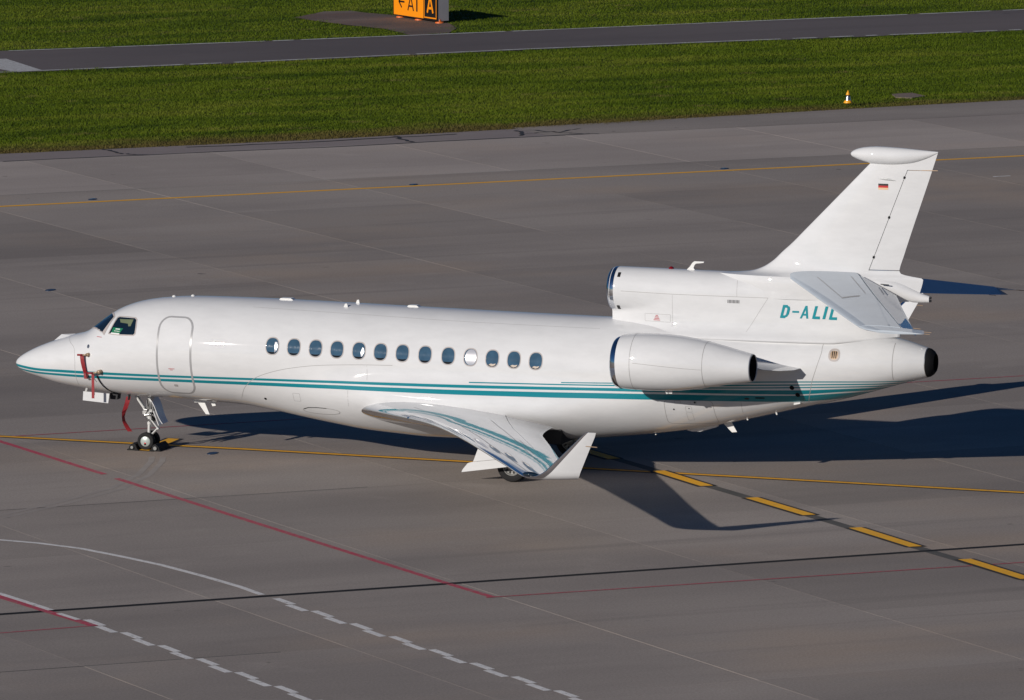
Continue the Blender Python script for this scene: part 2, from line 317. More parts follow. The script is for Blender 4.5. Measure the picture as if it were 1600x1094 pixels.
# concrete slabs, one object each, joints left open 5 mm deep
LA=[-29.6,-23.4,-17.3,-11.35,-5.5,.25,6.3,12.35,18.6,24.65,30.9,37.15,43.3,49.4,55.6,61.8,68.0]
LB=[-59.15,-50.3,-43.1,-35.0,-27.1,-19.2,-11.5,-4.0,3.2,10.2,17.1,24.1,31.0,38.0,45.0,52]
C0=(77.1722,-187.8573)
def in_view(x,y,margin):
    dx,dy=x-C0[0],y-C0[1]; d=-math.sin(yaw)*dx+math.cos(yaw)*dy; l=math.cos(yaw)*dx+math.sin(yaw)*dy
    return abs(l)<d*.0612+margin and 125<d<420
ns=0
for i in range(len(LA)-1):
    for j in range(len(LB)-1):
        ca=(LA[i]+LA[i+1])/2; cb=(LB[j]+LB[j+1])/2; cx,cy=AB(ca,cb)
        if not in_view(cx,cy,14): continue
        ga,gb=(.0045 if rng.random()<.75 else .008),.0025
        a0,a1,b0,b1=LA[i]+ga,LA[i+1]-ga,LB[j]+gb,LB[j+1]-gb
        pts=[AB(a0,b0),AB(a0,b1),AB(a1,b1),AB(a1,b0)]
        h=rng.uniform(-.0010,.0010)
        o=sheet('slab',[(x-cx,y-cy) for x,y in pts],0,M['pale'] if j==0 and rng.random()<.85 else M['concrete'],apron,zb=-.012); o.location=(cx,cy,h); ns+=1
# far-off parts of the apron, beyond the frame, in the same concrete
def rest(name,a0,a1,b0,b1): return sheet(name,[AB(a0,b0),AB(a1,b0),AB(a1,b1),AB(a0,b1)],-.004,M['concrete'],apron)
GE=[(-24.976,59.616),(-16.696,66.75),(-9.452,73.962),(-1.803,82.376),(1.711,85.798)]
# shoulder between concrete and grass
gl=[AB(-260,-61.4)]+GE+[AB(300,-64.2)]
edge=[inAB(*p) for p in gl]
shoulder=tag(mk('taxiway_shoulder',[(x,y,-.006) for x,y in gl]+[(*AB(a,-59.14),-.006) for a,b in edge],[(k,k+1,len(gl)+k+1,len(gl)+k) for k in range(len(gl)-1)],M['shoulder'],None,False,recalc=True),kind='structure')
sheet('pale_extension',[AB(42.8,-59.2),AB(300,-59.2),AB(300,-64.1),(1.711,85.75),(-1.803,82.32),AB(42.8,-62.0)],-.0015,M['concrete'],shoulder)
for pl in ([(-22.36,61.894),(-21.7,61.3),(-21.121,60.711),(-20.37,60.755)],[(-14.652,68.378),(-14.45,68.0),(-14.272,67.686),(-13.553,66.905)],[(-11.567,71.208),(-11.2,70.9),(-10.948,70.173),(-10.862,69.791)],[(-10.911,70.389),(-10.3,71.199),(-9.5,71.0),(-8.591,71.027)],[(-11.191,71.535),(-10.04,71.077),(-9.716,72.419)],[(-24.0,57.6),(-20.5,60.6),(-15.8,64.55),(-11,69.0),(-8.9,71.0)],[(-20.0,63.2),(-17,65.6),(-13.0,69.6)]):
    vs=[];ln=[]
    for k in range(len(pl)-1):
        for s in range(5):
            t=s/5; ln.append((pl[k][0]*(1-t)+pl[k+1][0]*t+rng.normal(0,.05),pl[k][1]*(1-t)+pl[k+1][1]*t+rng.normal(0,.05)))
    ln.append(pl[-1])
    for k,(x,y) in enumerate(ln):
        wd=.05+.03*rng.random(); d=(eA if abs(pl[-1][0]-pl[0][0])<6 else (-.75,.66)); vs+=[(x-d[0]*wd,y-d[1]*wd,.0045),(x+d[0]*wd,y+d[1]*wd,.0045)]
    mk('crack',vs,[(2*k,2*k+1,2*k+3,2*k+2) for k in range(len(ln)-1)],M['crack'],shoulder,False,recalc=True)
# painted lines
def strip(name,pts,wd,mat,z=.004,parent=None,closed=False):
    vs=[]; n=len(pts)
    for i,(x,y) in enumerate(pts):
        x0,y0=pts[max(0,i-1)]; x1,y1=pts[min(n-1,i+1)]; l=math.hypot(x1-x0,y1-y0); nx,ny=-(y1-y0)/l,(x1-x0)/l
        vs+=[(x+nx*wd/2,y+ny*wd/2,z),(x-nx*wd/2,y-ny*wd/2,z)]
    return mk(name,vs,[(2*i,2*i+1,2*i+3,2*i+2) for i in range(n-1)],mat,parent or apron,False,recalc=True)
def ext(p,q,t): return (p[0]+(q[0]-p[0])*t,p[1]+(q[1]-p[1])*t)
def dense(pts,k=6):
    out=[]
    for i in range(len(pts)-1):
        for s in range(k): out.append(ext(pts[i],pts[i+1],s/k))
    return out+[pts[-1]]
tx=[(-19.399,46.061),(6.354,69.001)]; strip('taxi_line',[ext(*tx,-2),ext(*tx,3)],.25,M['yellow'])
strip('dark_drain',[AB(-60,24.15),AB(80,24.12)],.23,M['lineblack'],.003)
strip('drain_slot',[AB(-60,24.15),AB(80,24.12)],.07,M['black'],.007)
strip('pale_scrape',[AB(10,-50.35),AB(60,-50.2)],.10,M['joint'],.003)
yl=[(-30,1.62),(-10,1.08),(-.8,.85),(2.61,.74),(5.97,.66),(11.56,.36),(14.49,.23),(19.5,.0),(25.51,-.30),(45,-1.3)]
strip('parking_line_border',yl,.36,M['lineblack'],.003); strip('parking_line',yl,.19,M['yellow'],.007)
bar=[(3.258,1.78),(3.56,1.76),(3.64,-.34),(3.31,-.31)]
sheet('stop_bar_border',[(3.17,1.86),(3.65,1.84),(3.73,-.42),(3.22,-.39)],.0055,M['lineblack'],apron); sheet('stop_bar',bar,.0095,M['yellow'],apron)
strip('red_line',[(-6,5.4),(-0.471,.057),(3.973,-4.243)],.17,M['redline']); strip('red_line',[(4.503,-4.785),(10.09,-10.24),(16.983,-16.899),(18.667,-18.47)],.17,M['redline'],.0045)
strip('thin_red_line',[(18.52,-18.55),(28.267,-10.283),(45,4.5)],.075,M['redline'],.0075)
strip('thin_red_line',[(-6,-4.0),(-.415,1.031),(3.027,4.073),(17.714,17.055),(20.136,19.135),(40,36.5)],.075,M['redline'],.0055)
strip('red_line',[(1.5,-15.6),(8.494,-21.732),(11.841,-24.641)],.20,M['redline'],.0075); strip('thin_red_line',[(5,-30.9),(10.289,-26.095),(11.75,-24.66)],.075,M['redline'],.0045)
wc=[(.5,-14.3),(3,-14.2),(5.467,-14.375),(6.487,-14.55),(7.643,-14.96),(8.907,-15.721),(10.192,-16.565),(11.559,-17.655),(12.957,-18.866),(13.793,-19.728)]
strip('white_line',dense(wc,2),.16,M['whiteline'],.0095)
strip('white_line',[(5.5,-19.0),(8.343,-21.366),(9.279,-22.193),(10.212,-23.043)],.16,M['whiteline'],.011); strip('white_line',[(10.535,-23.40),(11.239,-24.02)],.14,M['whiteline'],.011)
for (a0,b0,k0) in ((-4.215,24.53,12),(-8.975,25.53,10)):
    for k in range(k0):
        for row in (0,1):
            a=a0+k*.0355-(.125 if row else 0); b=b0+k*1.862+(.925 if row else 0)
            P,Q=AB(a+.0,b),AB(a-.01,b+.885); n0=len(P); wd=.062
            sheet('dash',[(P[0]-.055*1.2,P[1]-wd),(P[0]+.055*1.2,P[1]+wd),(Q[0]+.055*1.2,Q[1]+wd),(Q[0]-.055*1.2,Q[1]-wd)],.006,M['whiteline'],apron)
def ydash(p,q):
    d=(q[0]-p[0],q[1]-p[1]); l=math.hypot(*d); d=(d[0]/l,d[1]/l); sl=(.16,.115)
    def quad(wd,e): return [(p[0]-sl[0]*wd-d[0]*e,p[1]-sl[1]*wd-d[1]*e),(p[0]+sl[0]*wd-d[0]*e,p[1]+sl[1]*wd-d[1]*e),(q[0]+sl[0]*wd+d[0]*e,q[1]+sl[1]*wd+d[1]*e),(q[0]-sl[0]*wd+d[0]*e,q[1]-sl[1]*wd+d[1]*e)]
    sheet('yellow_dash_border',quad(1.28,.02),.010,M['lineblack'],apron); sheet('yellow_dash',quad(.78,0),.0145,M['yellow'],apron)
for p,q in (((9.15,7.55),(11.25,5.4)),((12.65,3.95),(14.72,1.85)),((16.33,.31),(18.16,-1.64)),((19.70,-3.07),(21.76,-5.20)),((23.29,-6.68),(25.38,-8.92)),((26.9,-10.30),(28.95,-12.5)),((30.5,-14.1),(32.6,-16.3))): ydash(p,q)
strip('worn_line',dense([(9.2,7.5),(16.33,.31),(21.76,-5.20),(25.4,-8.95),(32.6,-16.3)],3),.30,M['lineold'],.0015)
for d in (0,.28):
    strip('tyre_track',[(3.9+d,-11.6),(4.55+d,-8.9),(4.95+d,-6.2),(4.75+d,-4.0),(4.25+d,-1.9),(4.0+d,-1.2)],.15,M['track'],.0022)
strip('joint_crack',[AB(-40,10.21),AB(-12,10.2),AB(-3,10.2),AB(4.5,10.2)],.05,M['lineold'],.0018)
strip('joint_crack',[AB(-40,31.0),AB(-14,31.02),AB(-7,31.0)],.05,M['lineold'],.0018)
strip('joint_crack',[AB(-40,17.1),AB(-8,17.1)],.045,M['lineold'],.0018)
# road beyond the grass
R1=[(-37.949,91.147),(-30.422,97.302),(-22.043,104.514),(-7.154,117.871)]; R2=[(-34.865,83.651),(-27.669,89.991),(-19.659,97.485),(-4.908,109.745)]
e1=[ext(R1[0],R1[1],-8)]+R1+[ext(R1[2],R1[3],6)]; e2=[ext(R2[0],R2[1],-8)]+R2+[ext(R2[2],R2[3],6)]
road=tag(mk('service_road',[(x,y,-.012) for x,y in e1]+[(x,y,-.012) for x,y in e2],[(k,k+1,len(e1)+k+1,len(e1)+k) for k in range(len(e1)-1)],M['asphalt'],None,False,recalc=True),kind='structure')
def ragged(name,pts,off):
    L=dense(pts,40); vs=[]
    for i,(x,y) in enumerate(L):
        wd=.09+.05*rng.random(); x+=off*.68; y-=off*.73
        vs+=[(x-.68*wd,y+.73*wd,.001),(x+.68*wd,y-.73*wd,.001)]
    return mk(name,vs,[(2*i,2*i+1,2*i+3,2*i+2) for i in range(len(L)-1) if rng.random()>.06],M['roadwhite'],road,False,recalc=True)
ragged('edge_line',e1[1:-1],.22); ragged('edge_line',e2[1:-1],-.22)
sheet('white_stripe',[(-38.2,87.3),(-36.57,88.38),(-33.72,84.85),(-34.5,84.1)],.005,M['roadwhite'],road)
# sign pad (weathered asphalt apron in the grass)
pad=[(-32.3,106.3),(-32.1,109.0),(-31.2,109.6),(-30.4,109.0),(-29.0,108.4),(-27.5,107.4),(-25.97,105.9),(-25.1,104.2),(-24.75,102.3),(-25.85,101.2),(-26.7,102.2),(-27.56,103.2),(-29.43,104.2),(-31,105.3)]
tag(sheet('sign_pad',pad,-.008,M['pad']),kind='structure')
tag(sheet('concrete_cover_slab',[(-3.07,86.17),(-2.53,86.79),(-1.77,85.91),(-2.05,85.16),(-2.63,85.19)],.004,M['pad'],zb=-.03),'weathered grey cover slab in the grass right of the yellow edge marker','cover slab')
# grass blades
def inpoly(px,py,poly):
    r=np.zeros(len(px),bool); n=len(poly)
    for i in range(n):
        x0,y0=poly[i]; x1,y1=poly[(i+1)%n]
        c=((y0>py)!=(y1>py))&(px<(x1-x0)*(py-y0)/((y1-y0) if y1!=y0 else 1e-9)+x0); r^=c
    return r
def grass(name,poly,dens,excl=()):
    xs=[p[0] for p in poly]; ys=[p[1] for p in poly]; A=(max(xs)-min(xs))*(max(ys)-min(ys)); n=int(A*dens)
    px=rng.uniform(min(xs),max(xs),n); py=rng.uniform(min(ys),max(ys),n)
    dx,dy=px-C0[0],py-C0[1]; d=-math.sin(yaw)*dx+math.cos(yaw)*dy; l=math.cos(yaw)*dx+math.sin(yaw)*dy
    k=(np.abs(l)<d*.0612+5)&(d<345); px,py=px[k],py[k]
    k=inpoly(px,py,poly)
    for e in excl: k&=~inpoly(px,py,e)
    px,py=px[k],py[k]; n=len(px)
    # clumps: height follows a coarse pattern
    h=.045+.05*rng.random(n)*(.6+.4*np.sin(px*1.9+np.sin(py*1.3)*2)*np.sin(py*2.3+px*.7)); a=rng.uniform(0,2*np.pi,n); wd=.007+.008*rng.random(n)
    lean=rng.normal(0,.035,(n,2))
    v=np.zeros((n,3,3),np.float32)
    v[:,0,0]=px-np.cos(a)*wd; v[:,0,1]=py-np.sin(a)*wd; v[:,1,0]=px+np.cos(a)*wd; v[:,1,1]=py+np.sin(a)*wd
    v[:,2,0]=px+lean[:,0]; v[:,2,1]=py+lean[:,1]; v[:,0,2]=v[:,1,2]=-.03; v[:,2,2]=-.03+h
    me=bpy.data.meshes.new(name); me.vertices.add(3*n); me.vertices.foreach_set('co',v.ravel()); me.loops.add(3*n); me.loops.foreach_set('vertex_index',np.arange(3*n,dtype=np.int32))
    me.polygons.add(n); me.polygons.foreach_set('loop_start',np.arange(0,3*n,3,dtype=np.int32)); me.update(); me.validate(); me.materials.append(M['grass'])
    o=bpy.data.objects.new(name,me); COL.objects.link(o); tag(o,kind='stuff'); return n
def jig(poly,amp=.12,k=30):
    out=[]; 
    for p in dense(poly,k): out.append((p[0]+rng.normal(0,amp),p[1]+rng.normal(0,amp)))
    return out
near=jig(gl,.13,60)+jig(e2[::-1],.16,50)
n1=grass('grass',near,380,[[(-3.0,86.17),(-2.5,86.7),(-1.85,85.91),(-2.05,85.3),(-2.6,85.3)]])
far=jig(e1,.10)+[ext(e1[-2],e1[-1],.5),(60,260),(-160,260)]
n2=grass('grass_beyond_road',[(x,y) for x,y in jig(e1,.15,50)]+[(40,230),(-130,200)],260,[jig(pad,.22,8)])
print('grass blades',n1,n2,'slabs',ns)
# ---------------------------------------------------------------- the aeroplane
jet=empty('business_jet'); tag(jet,'white three-engined business jet with teal cheat lines, parked on the concrete apron','business jet')
def P(lst): return pchip(lst)
STR=[(P([(0,1.965),(.767,1.92),(1.531,1.943),(4.36,1.991),(6.367,2.022),(9.692,2.085),(11.638,2.11),(15.601,2.18),(20.031,2.249),(21.178,2.302),(21.956,2.335),(23,2.37)]),P([(0,1.90),(.752,1.857),(1.516,1.873),(4.347,1.932),(6.357,1.964),(9.702,2.020),(11.65,2.042),(15.604,2.107),(20.012,2.14),(21.157,2.223),(21.912,2.27),(23,2.32)]),-1),
 (P([(0,1.875),(.744,1.828),(1.512,1.840),(4.339,1.892),(6.349,1.920),(9.707,1.978),(11.659,1.995),(15.607,2.058),(20.005,2.108),(21.145,2.187),(23,2.29)]),P([(0,1.84),(.722,1.775),(1.494,1.778),(4.322,1.822),(6.329,1.838),(9.719,1.880),(11.679,1.890),(15.611,1.925),(19.961,1.942),(20.997,2.02),(23,2.23)]),-1),
 (P([(12,2.186),(15.6,2.255),(20.05,2.398),(21.2,2.434),(23,2.47)]),P([(12,2.160),(15.6,2.224),(20.05,2.366),(21.2,2.404),(23,2.44)]),12.15),
 (P([(14,2.262),(15.6,2.306),(20.05,2.473),(21.2,2.499),(23,2.52)]),P([(14,2.240),(15.6,2.281),(20.05,2.443),(21.2,2.471),(23,2.50)]),14.44),
 (P([(16,2.22),(19.13,2.300),(20.04,2.330),(21.19,2.368),(23,2.415)]),P([(16,2.19),(19.13,2.270),(20.04,2.300),(21.19,2.338),(23,2.385)]),16.4)]
NR=160
def loft_body():
    xs=sorted(set([0,.01,.03,.06,.1,.15,.22,.3,.37,.5]+[round(.5+.15*k,3) for k in range(1,31)]+[round(5+.25*k,3) for k in range(1,68)]+[21.9,22.1,22.3,22.5,22.7,22.9,23.08]))
    vs=[];fs=[]
    for x in xs:
        for k in range(NR): vs.append(body_pt(x,2*math.pi*k/NR))
    n=len(xs)
    for i in range(n-1):
        for k in range(NR): fs.append((i*NR+k,i*NR+(k+1)%NR,(i+1)*NR+(k+1)%NR,(i+1)*NR+k))
    vs.append((0,0,1.97)); fs+=[(len(vs)-1,(k+1)%NR,k) for k in range(NR)]
    return vs,fs
v,f=loft_body(); fus=mk('fuselage',v,f,M['skin'],jet,True,recalc=True)
for k,(hi,lo,x0) in enumerate(STR):
    at=fus.data.attributes.new('stripe%d'%k,'FLOAT_VECTOR','POINT'); arr=np.zeros((len(v),3),np.float32)
    for i,p in enumerate(v): arr[i]=(lo(p[0]),hi(p[0]),x0)
    at.data.foreach_set('vector',arr.ravel())
# surface tools: shapes drawn on the side view and laid onto a skin given by its half-width y(x,z)
def nrm(fn,x,z,e=.01):
    gx=(fn(x+e,z)-fn(x-e,z))/(2*e); gz=(fn(x,z+e)-fn(x,z-e))/(2*e); gx=max(-3,min(3,gx)); gz=max(-3,min(3,gz)); l=math.sqrt(1+gx*gx+gz*gz); return (-gx/l,1/l,-gz/l)
def on(fn,x,z,off,side=-1):
    n=nrm(fn,x,z); y=fn(x,z); return (x+n[0]*off,side*(y+n[1]*off),z+n[2]*off)
def ribbon(name,pts,wd,mat,fn=body_y,off=.003,side=-1,parent=None,closed=False,step=.06,cross=1):
    L=[]; q=pts+[pts[0]] if closed else pts
    for i in range(len(q)-1):
        d=math.hypot(q[i+1][0]-q[i][0],q[i+1][1]-q[i][1]); k=max(1,int(d/step))
        for s in range(k): L.append(ext(q[i],q[i+1],s/k))
    if not closed: L.append(q[-1])
    n=len(L); vs=[]
    for i,(x,z) in enumerate(L):
        a=L[(i-1)%n] if closed or i>0 else L[i]; b=L[(i+1)%n] if closed or i<n-1 else L[i]
        l=math.hypot(b[0]-a[0],b[1]-a[1]) or 1; nx,nz=-(b[1]-a[1])/l,(b[0]-a[0])/l
        # keep the true width where the skin turns away
        g=(fn(x+nx*.01,z+nz*.01)-fn(x-nx*.01,z-nz*.01))/.02; sc_=1/math.sqrt(1+min(9,g*g))
        for s in range(cross+1):
            t=(s/cross-.5)*wd*sc_; vs.append(on(fn,x+nx*t,z+nz*t,off,side))
    c=cross+1; fs=[(i*c+s,i*c+s+1,((i+1)%n)*c+s+1,((i+1)%n)*c+s) for i in range(n if closed else n-1) for s in range(cross)]
    return mk(name,vs,fs,mat,parent or fus,True,recalc=True)
def patch(name,poly,mat,fn=body_y,off=.004,side=-1,parent=None,step=.05,raw=False):
    L=[]
    for i in range(len(poly)):
        a,b=poly[i],poly[(i+1)%len(poly)]; k=max(1,int(math.hypot(b[0]-a[0],b[1]-a[1])/step))
        for s in range(k): L.append(ext(a,b,s/k))
    nb=len(L); xs=[p[0] for p in L]; zs=[p[1] for p in L]; inner=[]
    gx=np.arange(min(xs)+step/2,max(xs),step); gz=np.arange(min(zs)+step/2,max(zs),step)
    if len(gx)*len(gz):
        X,Z=np.meshgrid(gx,gz); X=X.ravel();Z=Z.ravel(); k=inpoly(X,Z,L)
        for x,z in zip(X[k],Z[k]):
            if min((x-p[0])**2+(z-p[1])**2 for p in L)>(step*.4)**2: inner.append((x,z))
    vv,_,ff,*_=delaunay_2d_cdt([Vector(p) for p in L+inner],[(i,(i+1)%nb) for i in range(nb)],[],1,1e-6)
    vs=[on(fn,p.x,p.y,off,side) for p in vv]
    if raw: return vs,[tuple(f) for f in ff]
    return mk(name,vs,[tuple(f) for f in ff],mat,parent or fus,True,recalc=True)
def oval(cx,cz,a,b,e=2.5,n=40): return [(cx+a*math.copysign(abs(math.cos(t))**(2/e),math.cos(t)),cz+b*math.copysign(abs(math.sin(t))**(2/e),math.sin(t))) for t in [2*math.pi*k/n for k in range(n)]]
def rrect(x0,z0,x1,z1,r,n=6):
    out=[]
    for cx,cz,a in ((x1-r,z1-r,0),(x0+r,z1-r,90),(x0+r,z0+r,180),(x1-r,z0+r,270)):
        for k in range(n+1): t=math.radians(a+90*k/n); out.append((cx+r*math.cos(t),cz+r*math.sin(t)))
    return out
# cabin windows: a frame standing 6 mm proud round a pane 5 mm lower
WIN=[(7.134,2.824),(7.681,2.817),(8.235,2.811),(8.778,2.806),(9.335,2.800),(9.88,2.793),(10.435,2.787),(11.007,2.777),(11.59,2.769),(12.15,2.761),(12.698,2.752),(13.240,2.745),(13.787,2.737)]
for side in (-1,1):
    for i,(x,z) in enumerate(WIN):
        b=MB(); n=40; a_,b_=.158,.190
        o0,o1=oval(x,z,a_,b_,2.4,n),oval(x,z,a_+.012,b_+.014,2.4,n)
        r0=[on(body_y,*p,.0015,side) for p in o0]; r0b=[on(body_y,*p,.0035,side) for p in o0]; r1=[on(body_y,*p,.0035,side) for p in o1]; r2=[on(body_y,*p,-.001,side) for p in oval(x,z,a_+.024,b_+.026,2.4,n)]
        rings=[r0,r0b,r1,r2]
        b.add(sum(rings,[]),[(k*n+q,k*n+(q+1)%n,(k+1)*n+(q+1)%n,(k+1)*n+q) for k in range(3) for q in range(n)],0)
        vv,ff=patch('',oval(x,z,a_-.001,b_-.001,2.4,n),None,off=.0015,side=side,raw=True); b.add(vv,ff,1)
        # recess shade painted as a black crescent, then light areas standing behind the pane
        if not(side<0 and i==9): vv,ff=patch('',[(x+q*.01*(1 if q else 1),z+w_) for q,w_ in ((-11,-.128),(-5,-.138),(0,-.140),(5,-.138),(11,-.128),(8.5,-.158),(5,-.178),(0,-.187),(-5,-.178),(-8.5,-.158))],None,off=.0019,side=side,raw=True); b.add(vv,ff,4)
        if side<0:
            if i==0: vv,ff=patch('',[(x+.06,z+.10),(x+.115,z+.10),(x+.137,z),(x+.115,z-.10),(x+.06,z-.15)],None,off=.0022,side=side,raw=True); b.add(vv,ff,2)
            if i==4: vv,ff=patch('',[(x+.085,z+.09),(x+.12,z+.06),(x+.135,z-.02),(x+.10,z-.12),(x+.065,z-.14),(x+.05,z-.05)],None,off=.0022,side=side,raw=True); b.add(vv,ff,2)
            if i==9: vv,ff=patch('',oval(x+.01,z,a_-.02,b_-.008,2.3,30),None,off=.0022,side=side,raw=True); b.add(vv,ff,2)
            if i>=10: vv,ff=patch('',[(x-.085,z-.145),(x-.03,z-.115),(x+.03,z-.125),(x+.10,z-.11),(x+.07,z-.155),(x,z-.178)],None,off=.0022,side=side,raw=True); b.add(vv,ff,3)
        wo_=b.build('cabin_window',[M['frame'],M['glass'],M['shade'],M['beige'],M['black']],fus,smooth=True,sharp=35)
        if side<0 and i==9: wo_['label']='cabin window with its white shade drawn'
# cockpit glazing
SW=[(2.783,2.907),(2.811,2.981),(2.918,3.257),(2.966,3.283),(3.20,3.290),(3.43,3.289),(3.478,3.258),(3.50,3.1),(3.505,2.956),(3.465,2.916),(3.1,2.908)]
WSH=[(2.13,2.893),(2.609,2.900),(2.802,3.275),(2.60,3.281)]
def grow(poly,d):
    cx=sum(p[0] for p in poly)/len(poly); cz=sum(p[1] for p in poly)/len(poly); out=[]
    for x,z in poly: l=math.hypot(x-cx,z-cz); out.append((x+(x-cx)/l*d,z+(z-cz)/l*d))
    return out
for side in (-1,1):
    ribbon('window_frame',grow(SW,.018),.03,M['frame'],off=.005,side=side,closed=True,step=.04)
    c=patch('cockpit_side_window',SW,M['cockpit'],off=.003,side=side)
    if side<0:
        patch('visor_reflection',[(3.0,3.24),(3.05,3.17),(3.27,3.16),(3.30,3.10),(3.36,3.11),(3.40,3.26)],M['olive'],off=.0045,side=side,parent=c).name='painted_visor_reflection'  # olive patch paints a visor's reflection onto the side pane
# windshield: built round the nose between two angles of the hull section
def wsp(u,v,off=.004):
    # u 0 centre post .. 1 outer edge, v 0 sill .. 1 top
    w=max(0,u)**(2.6-1.2*v); x=(1.93+.56*v)*(1-w)+(2.60+.195*v)*w
    zi=F_TOP(x); y=1e9
    zo=2.897+(3.27-2.897)*v
    t_out=math.acos(max(-1,min(1,(zo-F_MID(x))/(F_TOP(x)-F_MID(x)))))
    t=.045+(t_out-.045)*u
    p0=Vector(body_pt(x,t)); px=Vector(body_pt(x+.01,t)); pt=Vector(body_pt(x,t+.01)); n=(pt-p0).cross(px-p0).normalized()
    if n.z<0 and n.y<0: n=-n
    if n.dot(Vector((-.3,.6,.7)))<0: n=-n
    p=p0+n*off; return p
for side in (-1,1):
    k=14; vs=[]
    for i in range(k+1):
        for j in range(k+1): p=wsp(i/k,j/k); vs.append((p.x,side*p.y,p.z))
    wsd=mk('windshield',vs,[(i*(k+1)+j,i*(k+1)+j+1,(i+1)*(k+1)+j+1,(i+1)*(k+1)+j) for i in range(k) for j in range(k)],M['cockpit'],fus,True,recalc=True)
    vs=[]; 
    for i in range(9):
        t=i/8; v=.12+.86*t; a=.40+.10*t; b=a+.20+.20*t*(1 if t>.45 else .3)
        for u in (a,b): p=wsp(min(.97,u),v,.006); vs.append((p.x,side*p.y,p.z))
    mk('sun_visor',vs,[(2*i,2*i+1,2*i+3,2*i+2) for i in range(8)],M['olive'],wsd,True,recalc=True)
    bd=[]
    for (u0,v0,u1,v1) in ((0,0,1,0),(1,0,1,1),(1,1,0,1),(0,1,0,0)):
        for s in range(12): bd.append((u0+(u1-u0)*s/12,v0+(v1-v0)*s/12))
    vs=[]
    for (u,v) in bd:
        for d in (-.02,.03):
            uu_=.5+(u-.5)*(1+2*d); vv_=.5+(v-.5)*(1+2*d*1.6); p=wsp(uu_,vv_,.006); vs.append((p.x,side*p.y,p.z))
    n=len(bd); mk('window_frame',vs,[(2*i,2*i+1,(2*((i+1)%n))+1,2*((i+1)%n)) for i in range(n)],M['frame'],fus,True,recalc=True)
# entry door
D=rrect(4.15,1.52,5.035,3.38,.26); door=patch('entry_door',D,M['skin'],off=.0015,step=.09)
for k,(hi,lo,x0) in enumerate(STR):
    at=door.data.attributes.new('stripe%d'%k,'FLOAT_VECTOR','POINT'); arr=np.zeros((len(door.data.vertices),3),np.float32)
    for i,vx in enumerate(door.data.vertices): arr[i]=(lo(vx.co.x),hi(vx.co.x),x0)
    at.data.foreach_set('vector',arr.ravel())
ribbon('door_seal',D,.05,M['doorseal'],closed=True,off=.0035,step=.05)
patch('door_handle',rrect(4.50,1.70,4.60,1.76,.02,3),M['seam'],off=.004); patch('door_placard',rrect(4.44,2.155,4.60,2.17,.005,2),M['redprint'],off=.0045); patch('door_placard',rrect(4.47,2.125,4.55,2.14,.005,2),M['redprint'],off=.0045)
patch('stencil',rrect(2.43,2.795,2.58,2.81,.004,2),M['redprint'],off=.004)
# panel gaps
def smooth_line(pts,k=5):
    q=[pts[0]]+list(pts)+[pts[-1]]; out=[]
    for i in range(1,len(q)-2):
        for s in range(k):
            t=s/k; out.append(tuple(.5*((2*q[i][c])+(-q[i-1][c]+q[i+1][c])*t+(2*q[i-1][c]-5*q[i][c]+4*q[i+1][c]-q[i+2][c])*t*t+(-q[i-1][c]+3*q[i][c]-3*q[i+1][c]+q[i+2][c])*t**3) for c in (0,1)))
    return out+[pts[-1]]
def seam(pts,fn=body_y,w=.012,side=-1,mat='seam',closed=False): return ribbon('panel_gap',pts if closed else smooth_line(pts),w,M[mat],fn=fn,off=.0015,side=side,closed=closed)
seam([(1.50,2.70),(1.62,2.60),(1.80,2.471),(1.86,2.2),(1.856,2.017),(1.84,1.70),(1.83,1.56)],w=.009)
seam([(20.74,3.52),(20.70,3.30),(20.697,3.138),(20.60,2.80),(20.496,2.501),(20.42,2.25),(20.303,1.941)],w=.014)
seam([(22.368,3.40),(22.374,3.146),(22.371,2.773),(22.36,2.55)],w=.016)
seam([(6.10,1.36),(6.22,1.55),(6.35,1.76),(6.55,1.95),(6.80,2.09),(7.213,2.228),(7.709,2.335),(8.362,2.417),(9.337,2.47),(10.2,2.49)],w=.012)
seam([(6.4,3.66),(9,3.60),(12,3.53),(15.2,3.50)],w=.008); seam([(9.55,2.46),(9.58,2.12)],w=.008); seam([(9.1,1.86),(9.09,1.45)],w=.008)
seam(rrect(7.62,1.50,7.80,1.70,.01,2),w=.008,closed=True); seam(rrect(16.93,1.32,18.08,1.93,.09),w=.012,closed=True)
seam([(18.75,1.93),(18.72,1.62)],w=.008)
for r_ in (rrect(17.18,1.86,17.32,1.92,.01,2),rrect(17.55,1.84,17.70,1.92,.01,2),rrect(17.42,1.42,17.56,1.62,.01,2),rrect(17.42,1.64,17.56,1.78,.01,2)): seam(r_,w=.006,closed=True)
for (x,z,r_) in ((17.14,1.70,.02),(17.50,1.73,.015),(17.66,1.885,.025)): patch('drain_hole',oval(x,z,r_,r_,2,10),M['dark'],off=.003)
# ports, vents
for (x,z,r_) in ((20.0,2.313,.055),(20.105,2.134,.055)): patch('port_hole',oval(x,z,r_,r_,2,16),M['black'],off=.0035)
patch('slot_vent',rrect(19.10,2.02,19.32,2.05,.012,3),M['black'],off=.0035); patch('drain_hole',oval(18.90,2.01,.06,.022,2,12),M['dark'],off=.0035)
vt=ribbon('exhaust_vent',oval(21.01,3.118,.115,.125,2.6,28),.045,M['frame'],closed=True,off=.006,step=.05); patch('vent_mesh',oval(21.01,3.118,.095,.10,2.6,24),M['tan'],off=.003,parent=vt)
for dx in (-.045,0,.045): patch('vent_slat',rrect(21.01+dx-.011,3.04,21.01+dx+.011,3.20,.008,2),M['black'],off=.005,parent=vt)
ov=ribbon('landing_light_cover',oval(8.29,1.275,.50,.085,2.2,36),.016,M['seam'],closed=True,off=.003,step=.06); patch('lens',oval(8.29,1.275,.485,.075,2.2,36),M['paint'],off=.0015,parent=ov)
